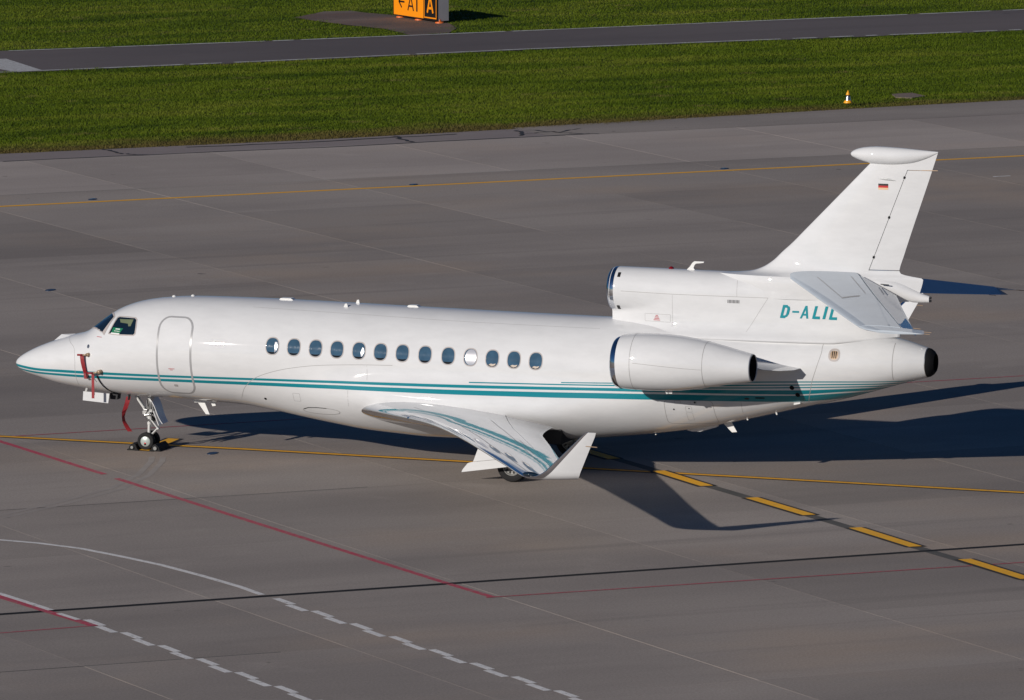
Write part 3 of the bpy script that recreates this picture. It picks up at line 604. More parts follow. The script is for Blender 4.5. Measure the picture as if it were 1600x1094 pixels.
ribbon('cover_shade_lip',[(7.82,1.30),(7.95,1.345),(8.2,1.362),(8.45,1.358)],.022,M['black'],off=.004,parent=fus)
patch('static_port',oval(2.22,2.56,.036,.045,2,14),M['steel'],off=.004); patch('drain_hole',oval(6.83,1.50,.035,.03,2,10),M['black'],off=.004)
# crown antennas, blade antennas under the belly
def blade(name,poly,th,y=0,parent=jet,mat=None):
    b=MB(); b.prism(poly,y-th/2,y+th/2); return b.build(name,mat or M['white'],parent)
for x,l in ((4.14,.10),(4.63,.10)):
    b=MB(); b.lathe((x,0,F_TOP(x)-.01),[(0,.055),(.03,.045),(.045,.015)],'z',16); b.build('crown_antenna',M['white'],fus,smooth=True)
for x,l,w_ in ((7.07,.42,.10),(10.3,.36,.09)):
    b=MB(); b.prism([(x-l/2,F_TOP(x)-.03),(x-l/2+.06,F_TOP(x)+.035),(x+l/2-.1,F_TOP(x)+.035),(x+l/2,F_TOP(x)-.03)],-w_,w_); b.build('crown_antenna',M['white'],fus)
blade('blade_antenna',[(8.80,F_TOP(8.8)-.03),(8.84,F_TOP(8.8)+.075),(8.89,F_TOP(8.8)+.085),(8.91,F_TOP(8.8)-.03)],.02,0,fus)
blade('blade_antenna',[(8.63,3.70),(8.67,3.80),(8.72,3.81),(8.75,3.70)],.02,-.38,fus)
blade('blade_antenna',[(4.66,1.30),(4.87,1.30),(5.04,.916),(4.941,.919)],.035,0,fus); blade('belly_antenna',[(4.60,1.30),(5.28,1.29),(5.22,1.215),(4.66,1.20)],.10,0,fus)
blade('belly_antenna',[(5.06,1.25),(5.17,1.25),(5.20,1.135),(5.11,1.12)],.04,0,fus)
blade('blade_antenna',[(18.0,1.32),(18.22,1.36),(18.39,1.078),(18.267,1.065)],.03,0,fus)
blade('belly_antenna',[(17.0,1.12),(17.95,1.28),(17.9,1.18),(17.5,1.06),(17.3,1.05)],.16,0,fus)
for x,z in ((16.42,.99),(19.42,1.60),(18.7,1.44)): 
    b=MB(); b.cyl((x,-.25,z+.06),(x+.04,-.27,z-.03),.025,.018,8); b.build('drain_mast',M['white'],fus)
b=MB(); b.box((20.04,-.52,1.90),(.16,.10,.03),rot=Matrix.Rotation(-.2,3,'Y')); b.build('scoop',M['white'],fus)
b=MB(); b.add([(.96,0,2.52),(1.20,0,2.715),(1.56,0,2.745),(1.60,0,2.70),(1.10,-.10,2.50),(1.25,-.12,2.62),(1.55,-.12,2.70),(1.10,.10,2.50),(1.25,.12,2.62),(1.55,.12,2.70)],[(0,1,5,4),(1,2,6,5),(0,7,8,1),(1,8,9,2),(2,9,3),(2,3,6)]); b.build('nose_fairing',M['paint'],fus,smooth=False)
# tail pipe of the centre engine
b=MB(); prof=[(23.05,.352),(23.09,.345),(23.15,.33),(23.22,.28),(23.27,.215),(23.25,.20),(23.1,.22),(22.8,.26),(22.3,.28),(22.3,.001)]
b.lathe((0,0,2.93),prof,'x',64,ms=[0,1,1,1,1,1,1,1,1]); b.build('centre_exhaust_nozzle',[M['steel'],M['black']],jet,sharp=40)
b=MB(); b.cyl((22.86,-.22,3.23),(22.96,-.22,3.23),.02,n=8); b.cyl((22.90,-.16,3.26),(22.99,-.16,3.26),.02,n=8); b.build('drain_fitting',M['white'],jet)
# centre engine cowl (S-duct)
def cowl_pt(x,k,n):
    R=C_R(x); top=C_TOP(x); zc=top-R
    # first half-turn: the round top; then straight down
    m=n//2
    if k<=m*.55: t=k/(m*.55)*math.pi/2; return (x,R*math.sin(t),zc+R*math.cos(t))
    zb=3.36 if x<20.9 else 3.36+.10*(x-20.9)
    q=(k-m*.55)/(m*.45); z=zc+(zb-zc)*q; return (x,cowl_y(x,z),z)
nk=80
xs=[15.36,15.38,15.42,15.46]+[round(15.55+.12*k,3) for k in range(0,57)]+[22.32,22.4]
vs=[];fs=[]
for x in xs:
    right=[cowl_pt(x,k,nk) for k in range(0,nk//2+1)]
    ring=right+[(p[0],-p[1],p[2]) for p in right[::-1][:-1]]
    vs+=ring
nrg=nk+1
for i in range(len(xs)-1):
    for k in range(nrg): fs.append((i*nrg+k,i*nrg+(k+1)%nrg,(i+1)*nrg+(k+1)%nrg,(i+1)*nrg+k))
fs.append(tuple(range((len(xs)-1)*nrg,len(xs)*nrg)))
# front: pylon face below the round intake, the intake itself stays open
cow=mk('centre_engine_cowl',vs,fs,M['paint'],jet,True,recalc=True)
fr=[cowl_pt(15.36,k,nk) for k in range(0,nk//2+1)]; low=[p for p in fr if p[2]<C_TOP(15.36)-C_R(15.36)+.001]
low=[q for q in low if q[2]<3.98]; mk('pylon_face',[(q[0]+.001,-q[1],q[2]) for q in low]+[(q[0]+.001,q[1],q[2]) for q in low],[(i,i+1,len(low)+i+1,len(low)+i) for i in range(len(low)-1)],M['paint'],cow,False)
zc0=4.385
b=MB(); b.lathe((0,0,zc0),[(15.47,.537),(15.40,.530),(15.33,.510),(15.285,.475),(15.28,.45),(15.32,.425),(15.5,.41),(16.2,.42),(16.8,.30),(16.9,.001)],'x',72,ms=[0,0,0,0,0,0,1,1,1]); b.build('intake_lip',[M['polish'],M['dark']],cow,smooth=True)
ribbon('panel_gap',[(15.671,4.40),(16.944,4.372),(18.55,4.368),(19.30,4.365)],.010,M['seam'],fn=cowl_y,off=.0015,parent=cow)
ribbon('panel_gap',[(19.30,4.365),(19.1,4.05),(18.80,3.56)],.008,M['seam'],fn=cowl_y,off=.0015,parent=cow)
ribbon('panel_gap',[(18.50,4.84),(18.53,4.60),(18.54,4.37)],.008,M['seam'],fn=cowl_y,off=.0015,parent=cow); ribbon('panel_gap',[(16.95,4.36),(16.95,3.60)],.006,M['seam'],fn=cowl_y,off=.0015,parent=cow)
ribbon('panel_gap',rrect(16.24,3.70,16.90,3.88,.01,2),.007,M['seam'],fn=cowl_y,off=.0015,closed=True,parent=cow)
for k,wd in enumerate((.06,.10,.13,.17)): patch('stencil_line',rrect(16.55-wd/2,3.835-.036*k,16.55+wd/2,3.855-.036*k,.004,2),M['redprint'],fn=cowl_y,off=.003,parent=cow)
gr=patch('cooling_grille',rrect(18.30,4.208,18.62,4.30,.01,2),M['paint'],fn=cowl_y,off=.003,parent=cow)
for k in range(9): patch('grille_slot',rrect(18.315+.0335*k,4.215,18.333+.0335*k,4.293,.004,2),M['dark'],fn=cowl_y,off=.005,parent=cow)
for x,z in ((15.575,4.765),(15.56,3.99)): patch('intake_port',rrect(x-.035,z-.05,x+.04,z+.05,.01,2),M['dark'],fn=cowl_y,off=.004,parent=cow)
# registration
def letters():
    H=.300; b=MB(); cnt=[0]
    def line(x,z,pts,w=.066):
        for i in range(len(pts)-1):
            (u0,v0),(u1,v1)=pts[i],pts[i+1]
            def mp(u,v): return (x+u+.235*v*H,z+v*H)
            a,c=mp(u0,v0),mp(u1,v1); l=math.hypot(c[0]-a[0],c[1]-a[1]); dx,dz=(c[0]-a[0])/l,(c[1]-a[1])/l
            if abs(v1-v0)>.2: ox,oz=w/2,0; e=0
            else: ox,oz=-dz*w/2,dx*w/2; e=.0
            q=[(a[0]+ox-dx*e,a[1]+oz-dz*e),(a[0]-ox-dx*e,a[1]-oz-dz*e),(c[0]-ox+dx*e,c[1]-oz+dz*e),(c[0]+ox+dx*e,c[1]+oz+dz*e)]
            cnt[0]+=1; vv,ff=patch('',q,None,fn=cowl_y,off=.003+.0007*(cnt[0]%8),raw=True,step=.05); b.add(vv,ff)
    Lz=3.912
    out=[]
    def fin(): 
        nonlocal b
        o=b.build('registration_letter',M['teal'],cow,smooth=False); out.append(o); b=MB()
    k=.09
    line(19.60+.026,Lz,[(0,0),(0,1)]); line(19.60,Lz,[(.0,.09),(.115,.09)]); line(19.60,Lz,[(.0,.91),(.115,.91)]); line(19.60,Lz,[(.09,.085),(.135,.16)],.05); line(19.60,Lz,[(.128,.10),(.158,.34)]); line(19.60,Lz,[(.155,.28),(.155,.72)]); line(19.60,Lz,[(.158,.66),(.128,.90)]); line(19.60,Lz,[(.135,.84),(.09,.915)],.05); fin()
    line(19.855,Lz,[(.0,.5),(.165,.5)],.045); fin()
    line(20.10,Lz,[(.0,0),(.058,1)],.05); line(20.10,Lz,[(.155,0),(.058,1)],.05); line(20.10,Lz,[(.02,.30),(.145,.30)],.045); fin()
    line(20.375,Lz,[(.026,0),(.026,1)]); line(20.375,Lz,[(0.02,.09),(.175,.09)]); fin()
    line(20.65,Lz,[(.0,0),(.0,1)]); fin()
    line(20.775,Lz-.008,[(.026,0),(.026,1)]); line(20.775,Lz-.008,[(.02,.09),(.185,.09)]); fin()
letters()
# beacon and towel-rail antenna on the cowl
b=MB(); b.lathe((16.755,0,4.90),[(0,.07),(.03,.065),(.055,.04),(.068,.002)],'z',20); b.build('red_beacon',M['redlens'],cow,smooth=True)
blade('hook_antenna',[(17.12,4.88),(17.36,4.88),(17.31,4.95),(17.335,5.02),(17.37,5.055),(17.56,5.078),(17.57,5.108),(17.33,5.108),(17.28,5.07),(17.22,4.98)],.04,0,cow)
# ---- vertical fin
def naca(t): return 5*(.2969*math.sqrt(max(0,t))-.126*t-.3516*t*t+.2843*t**3-.1036*t**4)
FLE=P([(4.3,18.2),(4.88,17.9),(4.905,18.35),(4.94,18.70),(5.02,18.97),(5.19,19.257),(5.437,19.52),(5.63,19.735),(6.0,20.10),(6.6,20.69),(7.555,21.621),(7.95,22.0)])
FTE=P([(4.3,22.80),(4.55,22.866),(4.90,22.95),(4.93,22.75),(5.0,22.41),(5.08,22.37),(5.3,22.437),(7.475,23.165),(7.92,23.31)])
def hinge(z): return 21.655+(z-5.083)*(22.573-21.655)/(7.455-5.083)
def fin_t(z): return .105-.02*(z-5)/2.9
def fin_y(x,z):
    a,c=FLE(z),FTE(z); c=max(c,22.37+.3*(z-5.08)); t=(x-a)/(c-a)
    if t<=0 or t>=1: return .004
    fl=1+ .9*math.exp(-max(0,z-4.85)/.16)*math.exp(-((t-.35)/.4)**2)
    return (c-a)*fin_t(z)*naca(t)*fl+.004
def foil(name,zs,xa,xb,mat,parent,n=26):
    vs=[];fs=[]
    for z in zs:
        a,c=xa(z),xb(z); row=[(a+(c-a)*(1-math.cos(math.pi*k/n))/2) for k in range(n+1)]
        vs+=[(x,-fin_y(x,z),z) for x in row]+[(x,fin_y(x,z),z) for x in row[::-1]]
    m=2*(n+1)
    for i in range(len(zs)-1):
        for k in range(m): fs.append((i*m+k,i*m+(k+1)%m,(i+1)*m+(k+1)%m,(i+1)*m+k))
    fs+= [tuple(range(m)),tuple(range((len(zs)-1)*m,len(zs)*m))]
    return vs,fs
b=MB()
for zs,xa,xb in (([4.35,4.5,4.6,4.7,4.8,4.88,4.91,4.94,4.97,5.0,5.03,5.065],FLE,FTE),([5.065]+[round(5.1+.06*k,3) for k in range(40)]+[7.462],FLE,lambda z:hinge(z)-.008),([7.462,7.55,7.65,7.75,7.85,7.90],FLE,FTE)):
    v,f=foil('',zs,xa,xb,None,None); b.add(v,f)
fin=b.build('vertical_fin',M['paint'],jet,sharp=35)
v,f=foil('',[5.083]+[round(5.2+.2*k,2) for k in range(11)]+[7.448],lambda z:hinge(z)+.006,FTE,None,None); mk('rudder',v,f,M['paint'],fin,True,recalc=True,sharp=35)
for z in (7.28,6.33,5.38):
    b=MB(); b.box((hinge(z)-.005,-fin_y(hinge(z),z)-.004,z),(.045,.02,.055),rot=Matrix.Rotation(.37,3,'Y')); b.build('hinge_cover',M['black'],fin)
b=MB(); b.cyl((22.60,-.02,7.457),(23.30,-.02,7.462),.010,n=8); b.build('static_wick',M['tan'],fin)
b=MB(); b.add([(21.88,-.10,7.235),(22.10,-.16,7.232),(22.30,-.10,7.205),(22.10,-.09,7.26),(22.0,-.10,7.215)],[(0,1,3),(1,2,3),(0,4,1),(4,2,1)]); b.build('side_antenna',M['white'],fin)
# antenna pod
b=MB(); vs=[];fs=[]; n=40
PT=P([(21.17,7.80),(21.2,7.845),(21.3,7.905),(21.5,7.96),(21.84,7.988),(22.3,7.975),(22.9,7.935),(23.31,7.905)]); PB=P([(21.17,7.79),(21.2,7.745),(21.3,7.69),(21.5,7.62),(21.7,7.58),(22.1,7.56),(22.6,7.60),(23.0,7.72),(23.31,7.88)]); PW=P([(21.17,.01),(21.2,.07),(21.3,.12),(21.5,.17),(21.84,.20),(22.3,.19),(22.9,.10),(23.31,.012)])
px=[21.17,21.18,21.2,21.24,21.3,21.38,21.5,21.65]+[21.8+.1*k for k in range(16)]
for x in px:
    for k in range(n): t=2*math.pi*k/n; zc=(PT(x)+PB(x))/2; vs.append((x,PW(x)*math.sin(t),zc+(PT(x)-PB(x))/2*math.cos(t)))
for i in range(len(px)-1):
    for k in range(n): fs.append((i*n+k,i*n+(k+1)%n,(i+1)*n+(k+1)%n,(i+1)*n+k))
fs+=[tuple(range(n)),tuple(range((len(px)-1)*n,len(px)*n))]
mk('antenna_pod',vs,fs,M['paint'],fin,True,recalc=True,sharp=50)
# flag
for k,mn in enumerate(('flagblack','flagred','flaggold')):
    z1=7.122-.047*k; patch('flag_band',[(21.872,z1),(22.113,z1),(22.113,z1-.047),(21.872,z1-.047)],M[mn],fn=fin_y,off=.003,parent=fin,step=.05)
# tail bullet
b=MB(); vs=[];fs=[]; n=28; px=[20.9,21.3,21.7,22.0,22.3,22.5,22.7,22.9,23.08,23.11]
BT=P([(20.9,4.9),(21.7,4.92),(22.3,4.85),(22.7,4.66),(22.9,4.56),(23.11,4.50)]); BB=P([(20.9,4.8),(21.5,4.72),(22.0,4.58),(22.3,4.47),(22.7,4.34),(22.9,4.335),(23.11,4.345)]); BW=P([(20.9,.06),(21.5,.17),(22.0,.19),(22.5,.14),(22.8,.10),(23.11,.075)])
for x in px:
    for k in range(n): t=2*math.pi*k/n; vs.append((x,BW(x)*math.sin(t),(BT(x)+BB(x))/2+(BT(x)-BB(x))/2*math.cos(t)))
for i in range(len(px)-1):
    for k in range(n): fs.append((i*n+k,i*n+(k+1)%n,(i+1)*n+(k+1)%n,(i+1)*n+k))
fs+=[tuple(range(n)),tuple(range((len(px)-1)*n,len(px)*n))]
bul=mk('tail_bullet',vs,fs,M['paint'],jet,True,recalc=True,sharp=50)
b=MB(); b.cyl((23.11,0,4.46),(23.15,0,4.46),.028,n=12); b.cyl((23.11,0,4.385),(23.15,0,4.385),.028,n=12); b.build('tail_light',M['dark'],bul)
# ---- general wing surface builder
def lifting(secs,c0,c1,n=22,bow=0):
    # secs: (y, xLE, zLE, xTE, zTE, t/c); c0..c1 chord range
    vs=[]; m=2*(n+1)
    for (y,xa,za,xb,zb,tc) in secs:
        c=xb-xa; row=[c0+(c1-c0)*((1-math.cos(math.pi*k/n))/2 if c0==0 else k/n) for k in range(n+1)]
        up=[(xa+c*t,y,za+(zb-za)*t+c*tc*naca(t)+c*bow*4*t*(1-t)) for t in row]; dn=[(xa+c*t,y,za+(zb-za)*t-c*tc*naca(t)*.9+c*bow*4*t*(1-t)) for t in row[::-1]]
        vs+=up+dn
    fs=[(i*m+k,i*m+(k+1)%m,(i+1)*m+(k+1)%m,(i+1)*m+k) for i in range(len(secs)-1) for k in range(m)]+[tuple(range(m)),tuple(range((len(secs)-1)*m,len(secs)*m))]
    return vs,fs
def mir(vs,side): return [(x,side*y,z) for x,y,z in vs]
def lerp(a,b,t): return a+(b-a)*t
# wing planform (y positive outboard here)
W_LE=P([(.6,8.9),(1.1,9.22),(1.35,9.45),(1.8,9.95),(2.6,10.75),(3.8,11.95),(6.0,13.45),(8.65,15.02),(11.2,16.53),(12.35,17.22),(12.6,17.42)])
W_TE=P([(.6,14.15),(1.4,14.30),(3.9,14.85),(4.12,14.93),(4.4,15.05),(6,15.75),(8.4,16.79),(12.54,18.60),(12.7,18.67)])
W_Z=P([(.6,1.38),(1.3,1.40),(3,1.49),(6,1.595),(9,1.675),(12.6,1.735)])
W_DZ=P([(.6,-.18),(1.6,-.18),(4,-.15),(8,-.15),(11,-.10),(12,-.05),(12.6,0)])
W_TC=P([(.6,.125),(1.3,.125),(2.5,.115),(5,.105),(12.6,.095)])
def wsec(y): return (y,W_LE(y),W_Z(y),W_TE(y),W_Z(y)+W_DZ(y),W_TC(y))
ys=[.6,.9,1.1,1.25,1.4,1.6,1.8,2.1,2.5,3.0,3.5,3.9,4.05,4.2,4.6,5.3,6.1,7,8,9,10,11,11.8,12.2,12.45]
for side in (-1,1):
    wing=empty('wing',parent=jet)
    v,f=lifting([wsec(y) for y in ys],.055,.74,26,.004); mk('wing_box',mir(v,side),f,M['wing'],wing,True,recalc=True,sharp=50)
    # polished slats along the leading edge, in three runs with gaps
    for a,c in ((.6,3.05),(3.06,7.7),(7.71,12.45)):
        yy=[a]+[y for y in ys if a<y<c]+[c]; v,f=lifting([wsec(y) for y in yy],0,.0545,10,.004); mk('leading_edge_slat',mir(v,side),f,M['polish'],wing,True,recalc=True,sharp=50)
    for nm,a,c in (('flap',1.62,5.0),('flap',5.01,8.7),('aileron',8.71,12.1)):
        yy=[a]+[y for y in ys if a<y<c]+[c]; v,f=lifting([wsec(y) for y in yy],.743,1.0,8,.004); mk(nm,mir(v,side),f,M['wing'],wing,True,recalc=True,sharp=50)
    v,f=lifting([wsec(y) for y in (12.105,12.45)],.743,1.0,8,.004); mk('wing_tip_panel',mir(v,side),f,M['wing'],wing,True,recalc=True)
    # winglet: the section turns up through a tight bend
    secs=[]
    prof=[(12.45,1.729,17.30,18.565,0),(12.56,1.74,17.46,18.62,18),(12.66,1.785,17.66,18.66,42),(12.715,1.85,17.80,18.70,68),(12.745,1.93,17.92,18.735,80),(12.90,2.40,18.44,18.97,80),(13.02,2.77,18.84,19.16,80),(13.055,2.875,18.97,19.20,80)]
    def wl(c0,c1,n):
        vs=[]; m=2*(n+1)
        for (y,z,xa,xb,ang) in prof:
            c=xb-xa; A=math.radians(ang); ny,nz=-math.sin(A),math.cos(A); row=[c0+(c1-c0)*((1-math.cos(math.pi*k/n))/2 if c0==0 else k/n) for k in range(n+1)]
            vs+=[(xa+c*t,y+ny*c*.08*naca(t),z+nz*c*.08*naca(t)) for t in row]+[(xa+c*t,y-ny*c*.08*naca(t),z-nz*c*.08*naca(t)) for t in row[::-1]]
        return vs,[(i*m+k,i*m+(k+1)%m,(i+1)*m+(k+1)%m,(i+1)*m+k) for i in range(len(prof)-1) for k in range(m)]+[tuple(range(m)),tuple(range((len(prof)-1)*m,len(prof)*m))]
    v,f=wl(.20,1,14); wlt=mk('winglet',mir(v,side),f,M['paint'],wing,True,recalc=True,sharp=50)
    v,f=wl(0,.199,10); mk('winglet_leading_edge',mir(v,side),f,M['polish'],wing,True,recalc=True,sharp=50)
    b=MB(); b.lathe((17.45,side*12.50,1.79),[(-.16,.004),(-.12,.045),(0,.06),(.12,.05),(.22,.004)],'x',16); b.build('navigation_light',M['cockpit'],wing,smooth=True)
    b=MB(); b.cyl((18.93,side*12.96,2.55),(19.20,side*12.97,2.54),.010,n=6); b.build('static_wick',M['tan'],wing)
    for y in (11.9,11.0,10.1): b=MB(); b.cyl((W_TE(y)-.02,side*y,W_Z(y)),(W_TE(y)+.12,side*y,W_Z(y)-.01),.005,n=5); b.build('static_wick',M['tan'],wing)
    # panel gaps on the wing skin
    def wtop(y,t):
        yy,xa,za,xb,zb,tc=wsec(y); c=xb-xa; return (xa+c*t,side*y,za+(zb-za)*t+c*tc*naca(t)+c*.016*t*(1-t)+.003)
    def wline(y0,t0,y1,t1,w_=.012,k=24):
        vs=[]
        for i in range(k+1):
            p=wtop(lerp(y0,y1,i/k),lerp(t0,t1,i/k)); q=wtop(lerp(y0,y1,i/k)+.001,lerp(t0,t1,i/k)); d=(w_/2) if abs(y1-y0)>.3 else 0; e=0 if d else w_/2
            vs+=[(p[0]-d,p[1]-e,p[2]),(p[0]+d,p[1]+e,p[2])]
        return vs,[(2*i,2*i+1,2*i+3,2*i+2) for i in range(k)]
    b=MB()
    for a in ((2.2,.17,12.3,.17),(3.1,.60,10.2,.60),(6.2,.66,8.6,.66)): v,f=wline(*a); b.add(v,f)
    b.build('panel_gap',M['seam'],wing)
    # trailing fillet between wing and hull
    FY=P([(13.0,1.55),(14.0,1.42),(14.45,1.30)])
# ---- under-wing engines
for side in (-1,1):
    eng=empty('side_engine',(0,side*2.15,2.965),jet)
    b=MB(); cw=[(16.20,.628),(16.25,.638),(16.40,.655),(16.60,.668),(16.9,.676),(17.3,.672),(17.7,.645),(18.1,.592),(18.44,.530),(18.8,.455),(19.15,.382),(19.42,.332),(19.46,.320),(19.42,.312),(19.0,.33)]
    cw=[(16.5-(16.5-x)*.84 if x<16.5 else x,r_) for x,r_ in cw]
    dz=P([(16,-.03),(16.6,.0),(17.5,.005),(18.4,.0),(19.5,-.04)])
    b.lathe((0,0,0),cw,'x',72); b.v=[(x,y,z+dz(x)) for x,y,z in b.v]; b.build('engine_cowl',M['paint'],eng,smooth=True)
    b=MB(); b.lathe((0,0,-.03),[(16.5-(16.5-x)*.84,r_) for x,r_ in ((16.202,.6285),(16.13,.612),(16.08,.595),(16.035,.570),(16.012,.540),(16.01,.52),(16.04,.495),(16.15,.480),(16.5,.49))],'x',72); b.build('intake_lip',M['polish'],eng,smooth=True)
    b=MB(); b.lathe((0,0,-.03),[(16.5,.49),(16.75,.50),(16.76,.18),(16.60,.11),(16.45,.002)],'x',48); b.build('intake_duct',M['dark'],eng,smooth=True,sharp=40)
    b=MB()
    for k in range(22):
        t=2*math.pi*k/22; rot=Matrix.Rotation(t,3,'X')@Matrix.Rotation(.6,3,'Z'); b.box(Matrix.Rotation(t,3,'X')@Vector((16.68,0,.33))+Vector((0,0,-.03)),(.10,.012,.30),rot=Matrix.Rotation(t,3,'X')@Matrix.Rotation(.7,3,'Z'))
    b.build('fan_blades',M['steel'],eng)
    b=MB(); b.lathe((0,0,-.04),[(19.0,.325),(19.44,.309),(19.2,.29),(18.6,.26),(18.6,.001)],'x',48); b.build('exhaust_duct',M['black'],eng,smooth=True)
    b=MB()
    def ring(x,rad):
        L=[]; 
        for k in range(73):
            t=2*math.pi*k/72
            for dx in (-.006,.006): L.append((x+dx,(rad+.0018)*math.cos(t),(rad+.0018)*math.sin(t)+dz(x)))
        b.add(L,[(2*k,2*k+1,2*k+3,2*k+2) for k in range(72)])
    CR=P([c for c in cw[:-3]]); ring(16.62,CR(16.62)); ring(18.36,CR(18.36))
    L=[]
    for k in range(31):
        x=16.70+(18.34-16.70)*k/30; t=math.radians(-176-k*.35 if side<0 else 4)
        for dt in (-.007,.007): r_=CR(x)+.002; L.append((x,math.cos(t+dt)*r_,math.sin(-t*(1 if side<0 else -1)+dt)*r_*1+dz(x)))
    b.add(L,[(2*k,2*k+1,2*k+3,2*k+2) for k in range(30)])
    b.build('panel_gap',M['seam'],eng)
    b=MB(); b.cyl((17.32,side*.02,-.66),(17.36,side*.02,-.73),.035,.025,8); b.box((17.42,0,-.70),(.10,.03,.05)); b.build('drain_mast',M['white'],eng)
    # pylon from hull to nacelle, running on aft as a thin tail
    py=[]; Lx=[(16.9,0),(17.2,.07),(17.8,.10),(18.6,.10),(19.3,.07),(19.9,.035),(20.22,.004)]
    b=MB()
    for yy,xs0,xe in ((.75,16.7,20.25),(1.30,16.85,20.18),(1.62,17.0,19.95),(1.80,17.2,19.6)):
        row=[]
        for x,t_ in Lx: X=xs0+(x-16.9)/(20.22-16.9)*(xe-xs0); zc=3.02-(max(0,X-17.5))*.085; row.append((X,zc,t_))
        py.append([(X,side*yy,zc+t_) for X,zc,t_ in row]+[(X,side*yy,zc-t_) for X,zc,t_ in row[::-1]])
    vs=sum(py,[]); m=len(py[0]); fs=[(i*m+k,i*m+(k+1)%m,(i+1)*m+(k+1)%m,(i+1)*m+k) for i in range(3) for k in range(m)]+[tuple(range(m)),tuple(range(3*m,4*m))]
    mk('engine_pylon',vs,fs,M['paint'],jet,True,recalc=True,sharp=30)
    for c in list(bpy.data.objects):
        pass
# ---- tailplane
T_LE=P([(.05,19.50),(.4,19.78),(3.45,22.28),(3.65,22.45),(3.82,22.66),(3.90,22.86)])
T_H=P([(.05,21.35),(.4,21.53),(3.9,23.60)])
T_TE=P([(.05,22.36),(.4,22.50),(3.62,23.86)])
def tz(y): return 4.93-(y-.4)*.205
for side in (-1,1):
    stab=empty('tailplane',parent=jet)
    def tsec(y,te): 
        return (y,T_LE(y),tz(y)-.06,te,tz(y)-.06-.01,.075)
    v=[];m=None
    yy=[.05,.4,.9,1.5,2.2,2.9,3.4,3.66]
    vs=[];n=18
    for y in yy:
        xa,xh=T_LE(y),T_H(y); c=(T_TE(y)-xa); rows=[(xh-xa)*(1-math.cos(math.pi*k/n))/2 for k in range(n+1)]
        vs+=[(xa+r_,side*y,tz(y)-.06+c*.08*naca(r_/c)) for r_ in rows]+[(xa+r_,side*y,tz(y)-.06-c*.08*naca(r_/c)) for r_ in rows[::-1]]
    m=2*(n+1); fs=[(i*m+k,i*m+(k+1)%m,(i+1)*m+(k+1)%m,(i+1)*m+k) for i in range(len(yy)-1) for k in range(m)]+[tuple(range(m)),tuple(range((len(yy)-1)*m,len(yy)*m))]
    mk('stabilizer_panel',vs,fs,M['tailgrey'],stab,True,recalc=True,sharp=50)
    # fixed tip with its own trailing point
    b=MB(); vs=[]
    for y,xa,xb in ((3.665,T_LE(3.665),24.02),(3.80,22.64,24.06),(3.90,22.90,24.09)):
        c=xb-xa; rows=[c*(1-math.cos(math.pi*k/n))/2 for k in range(n+1)]
        vs+=[(xa+r_,side*y,tz(y)-.06-.02*(r_/c)+c*.065*naca(r_/c)) for r_ in rows]+[(xa+r_,side*y,tz(y)-.06-.02*(r_/c)-c*.065*naca(r_/c)) for r_ in rows[::-1]]
    fs=[(i*m+k,i*m+(k+1)%m,(i+1)*m+(k+1)%m,(i+1)*m+k) for i in range(2) for k in range(m)]+[tuple(range(m)),tuple(range(2*m,3*m))]
    mk('stabilizer_tip',vs,fs,M['tailgrey'],stab,True,recalc=True,sharp=50)
    # elevator, drooped
    vs=[];n2=8; dr=math.radians(22)
    ye=[.30,.9,1.5,2.2,2.9,3.4,3.655]
    for y in ye:
        xh,xb=T_H(y)+.012,T_TE(y); c=T_TE(y)-T_LE(y); t0=(xh-T_LE(y))/c; L=xb-xh
        up=[];dn=[]
        for k in range(n2+1):
            t=t0+(1-t0)*k/n2; s_=L*k/n2; h=c*.08*naca(t); up.append((xh+s_*math.cos(dr)+h*math.sin(dr),side*y,tz(y)-.06-s_*math.sin(dr)+h)); dn.append((xh+s_*math.cos(dr),side*y,tz(y)-.06-s_*math.sin(dr)-h))
        vs+=up+dn[::-1]
    m2=2*(n2+1); fs=[(i*m2+k,i*m2+(k+1)%m2,(i+1)*m2+(k+1)%m2,(i+1)*m2+k) for i in range(len(ye)-1) for k in range(m2)]+[tuple(range(m2)),tuple(range((len(ye)-1)*m2,len(ye)*m2))]
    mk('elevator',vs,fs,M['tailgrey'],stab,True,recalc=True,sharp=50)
    for y in (3.0,3.75,3.88): b=MB(); b.cyl((24.0 if y>3.7 else T_TE(y)-.02,side*y,tz(y)-.08 if y>3.7 else tz(y)-.06-math.sin(dr)*(T_TE(y)-T_H(y))),((24.22 if y>3.7 else T_TE(y)+.15),side*y,tz(y)-.09 if y>3.7 else tz(y)-.06-math.sin(dr)*(T_TE(y)-T_H(y))-.01),.007,n=5); b.build('static_wick',M['tan'],stab)
    b=MB()
    def st(y,x): c=T_TE(y)-T_LE(y); return (x,side*y,tz(y)-.06+c*.08*naca((x-T_LE(y))/c)+.003)
    def sline(y0,x0,y1,x1,w_,k=10):
        L=[]
        for i in range(k+1):
            y=lerp(y0,y1,i/k); x=lerp(x0,x1,i/k); dd=(w_/2,0) if abs(y1-y0)>.5 else (0,w_*1.5)
            L+=[st(y-dd[1],x-dd[0]),st(y+dd[1],x+dd[0])]
        b.add(L,[(2*i,2*i+1,2*i+3,2*i+2) for i in range(k)])
    sline(.62,20.55,1.95,21.55,.022); sline(.45,21.33,1.55,22.0,.022); sline(1.95,21.55,1.75,21.92,.03)
    b.build('walkway_marking',M['seam'],stab)
    b=MB(); b.box((22.10,side*.27,4.77),(.20,.022,.022),rot=Matrix.Rotation(.05,3,'Y')); b.build('hinge_arm',M['dark'],stab)
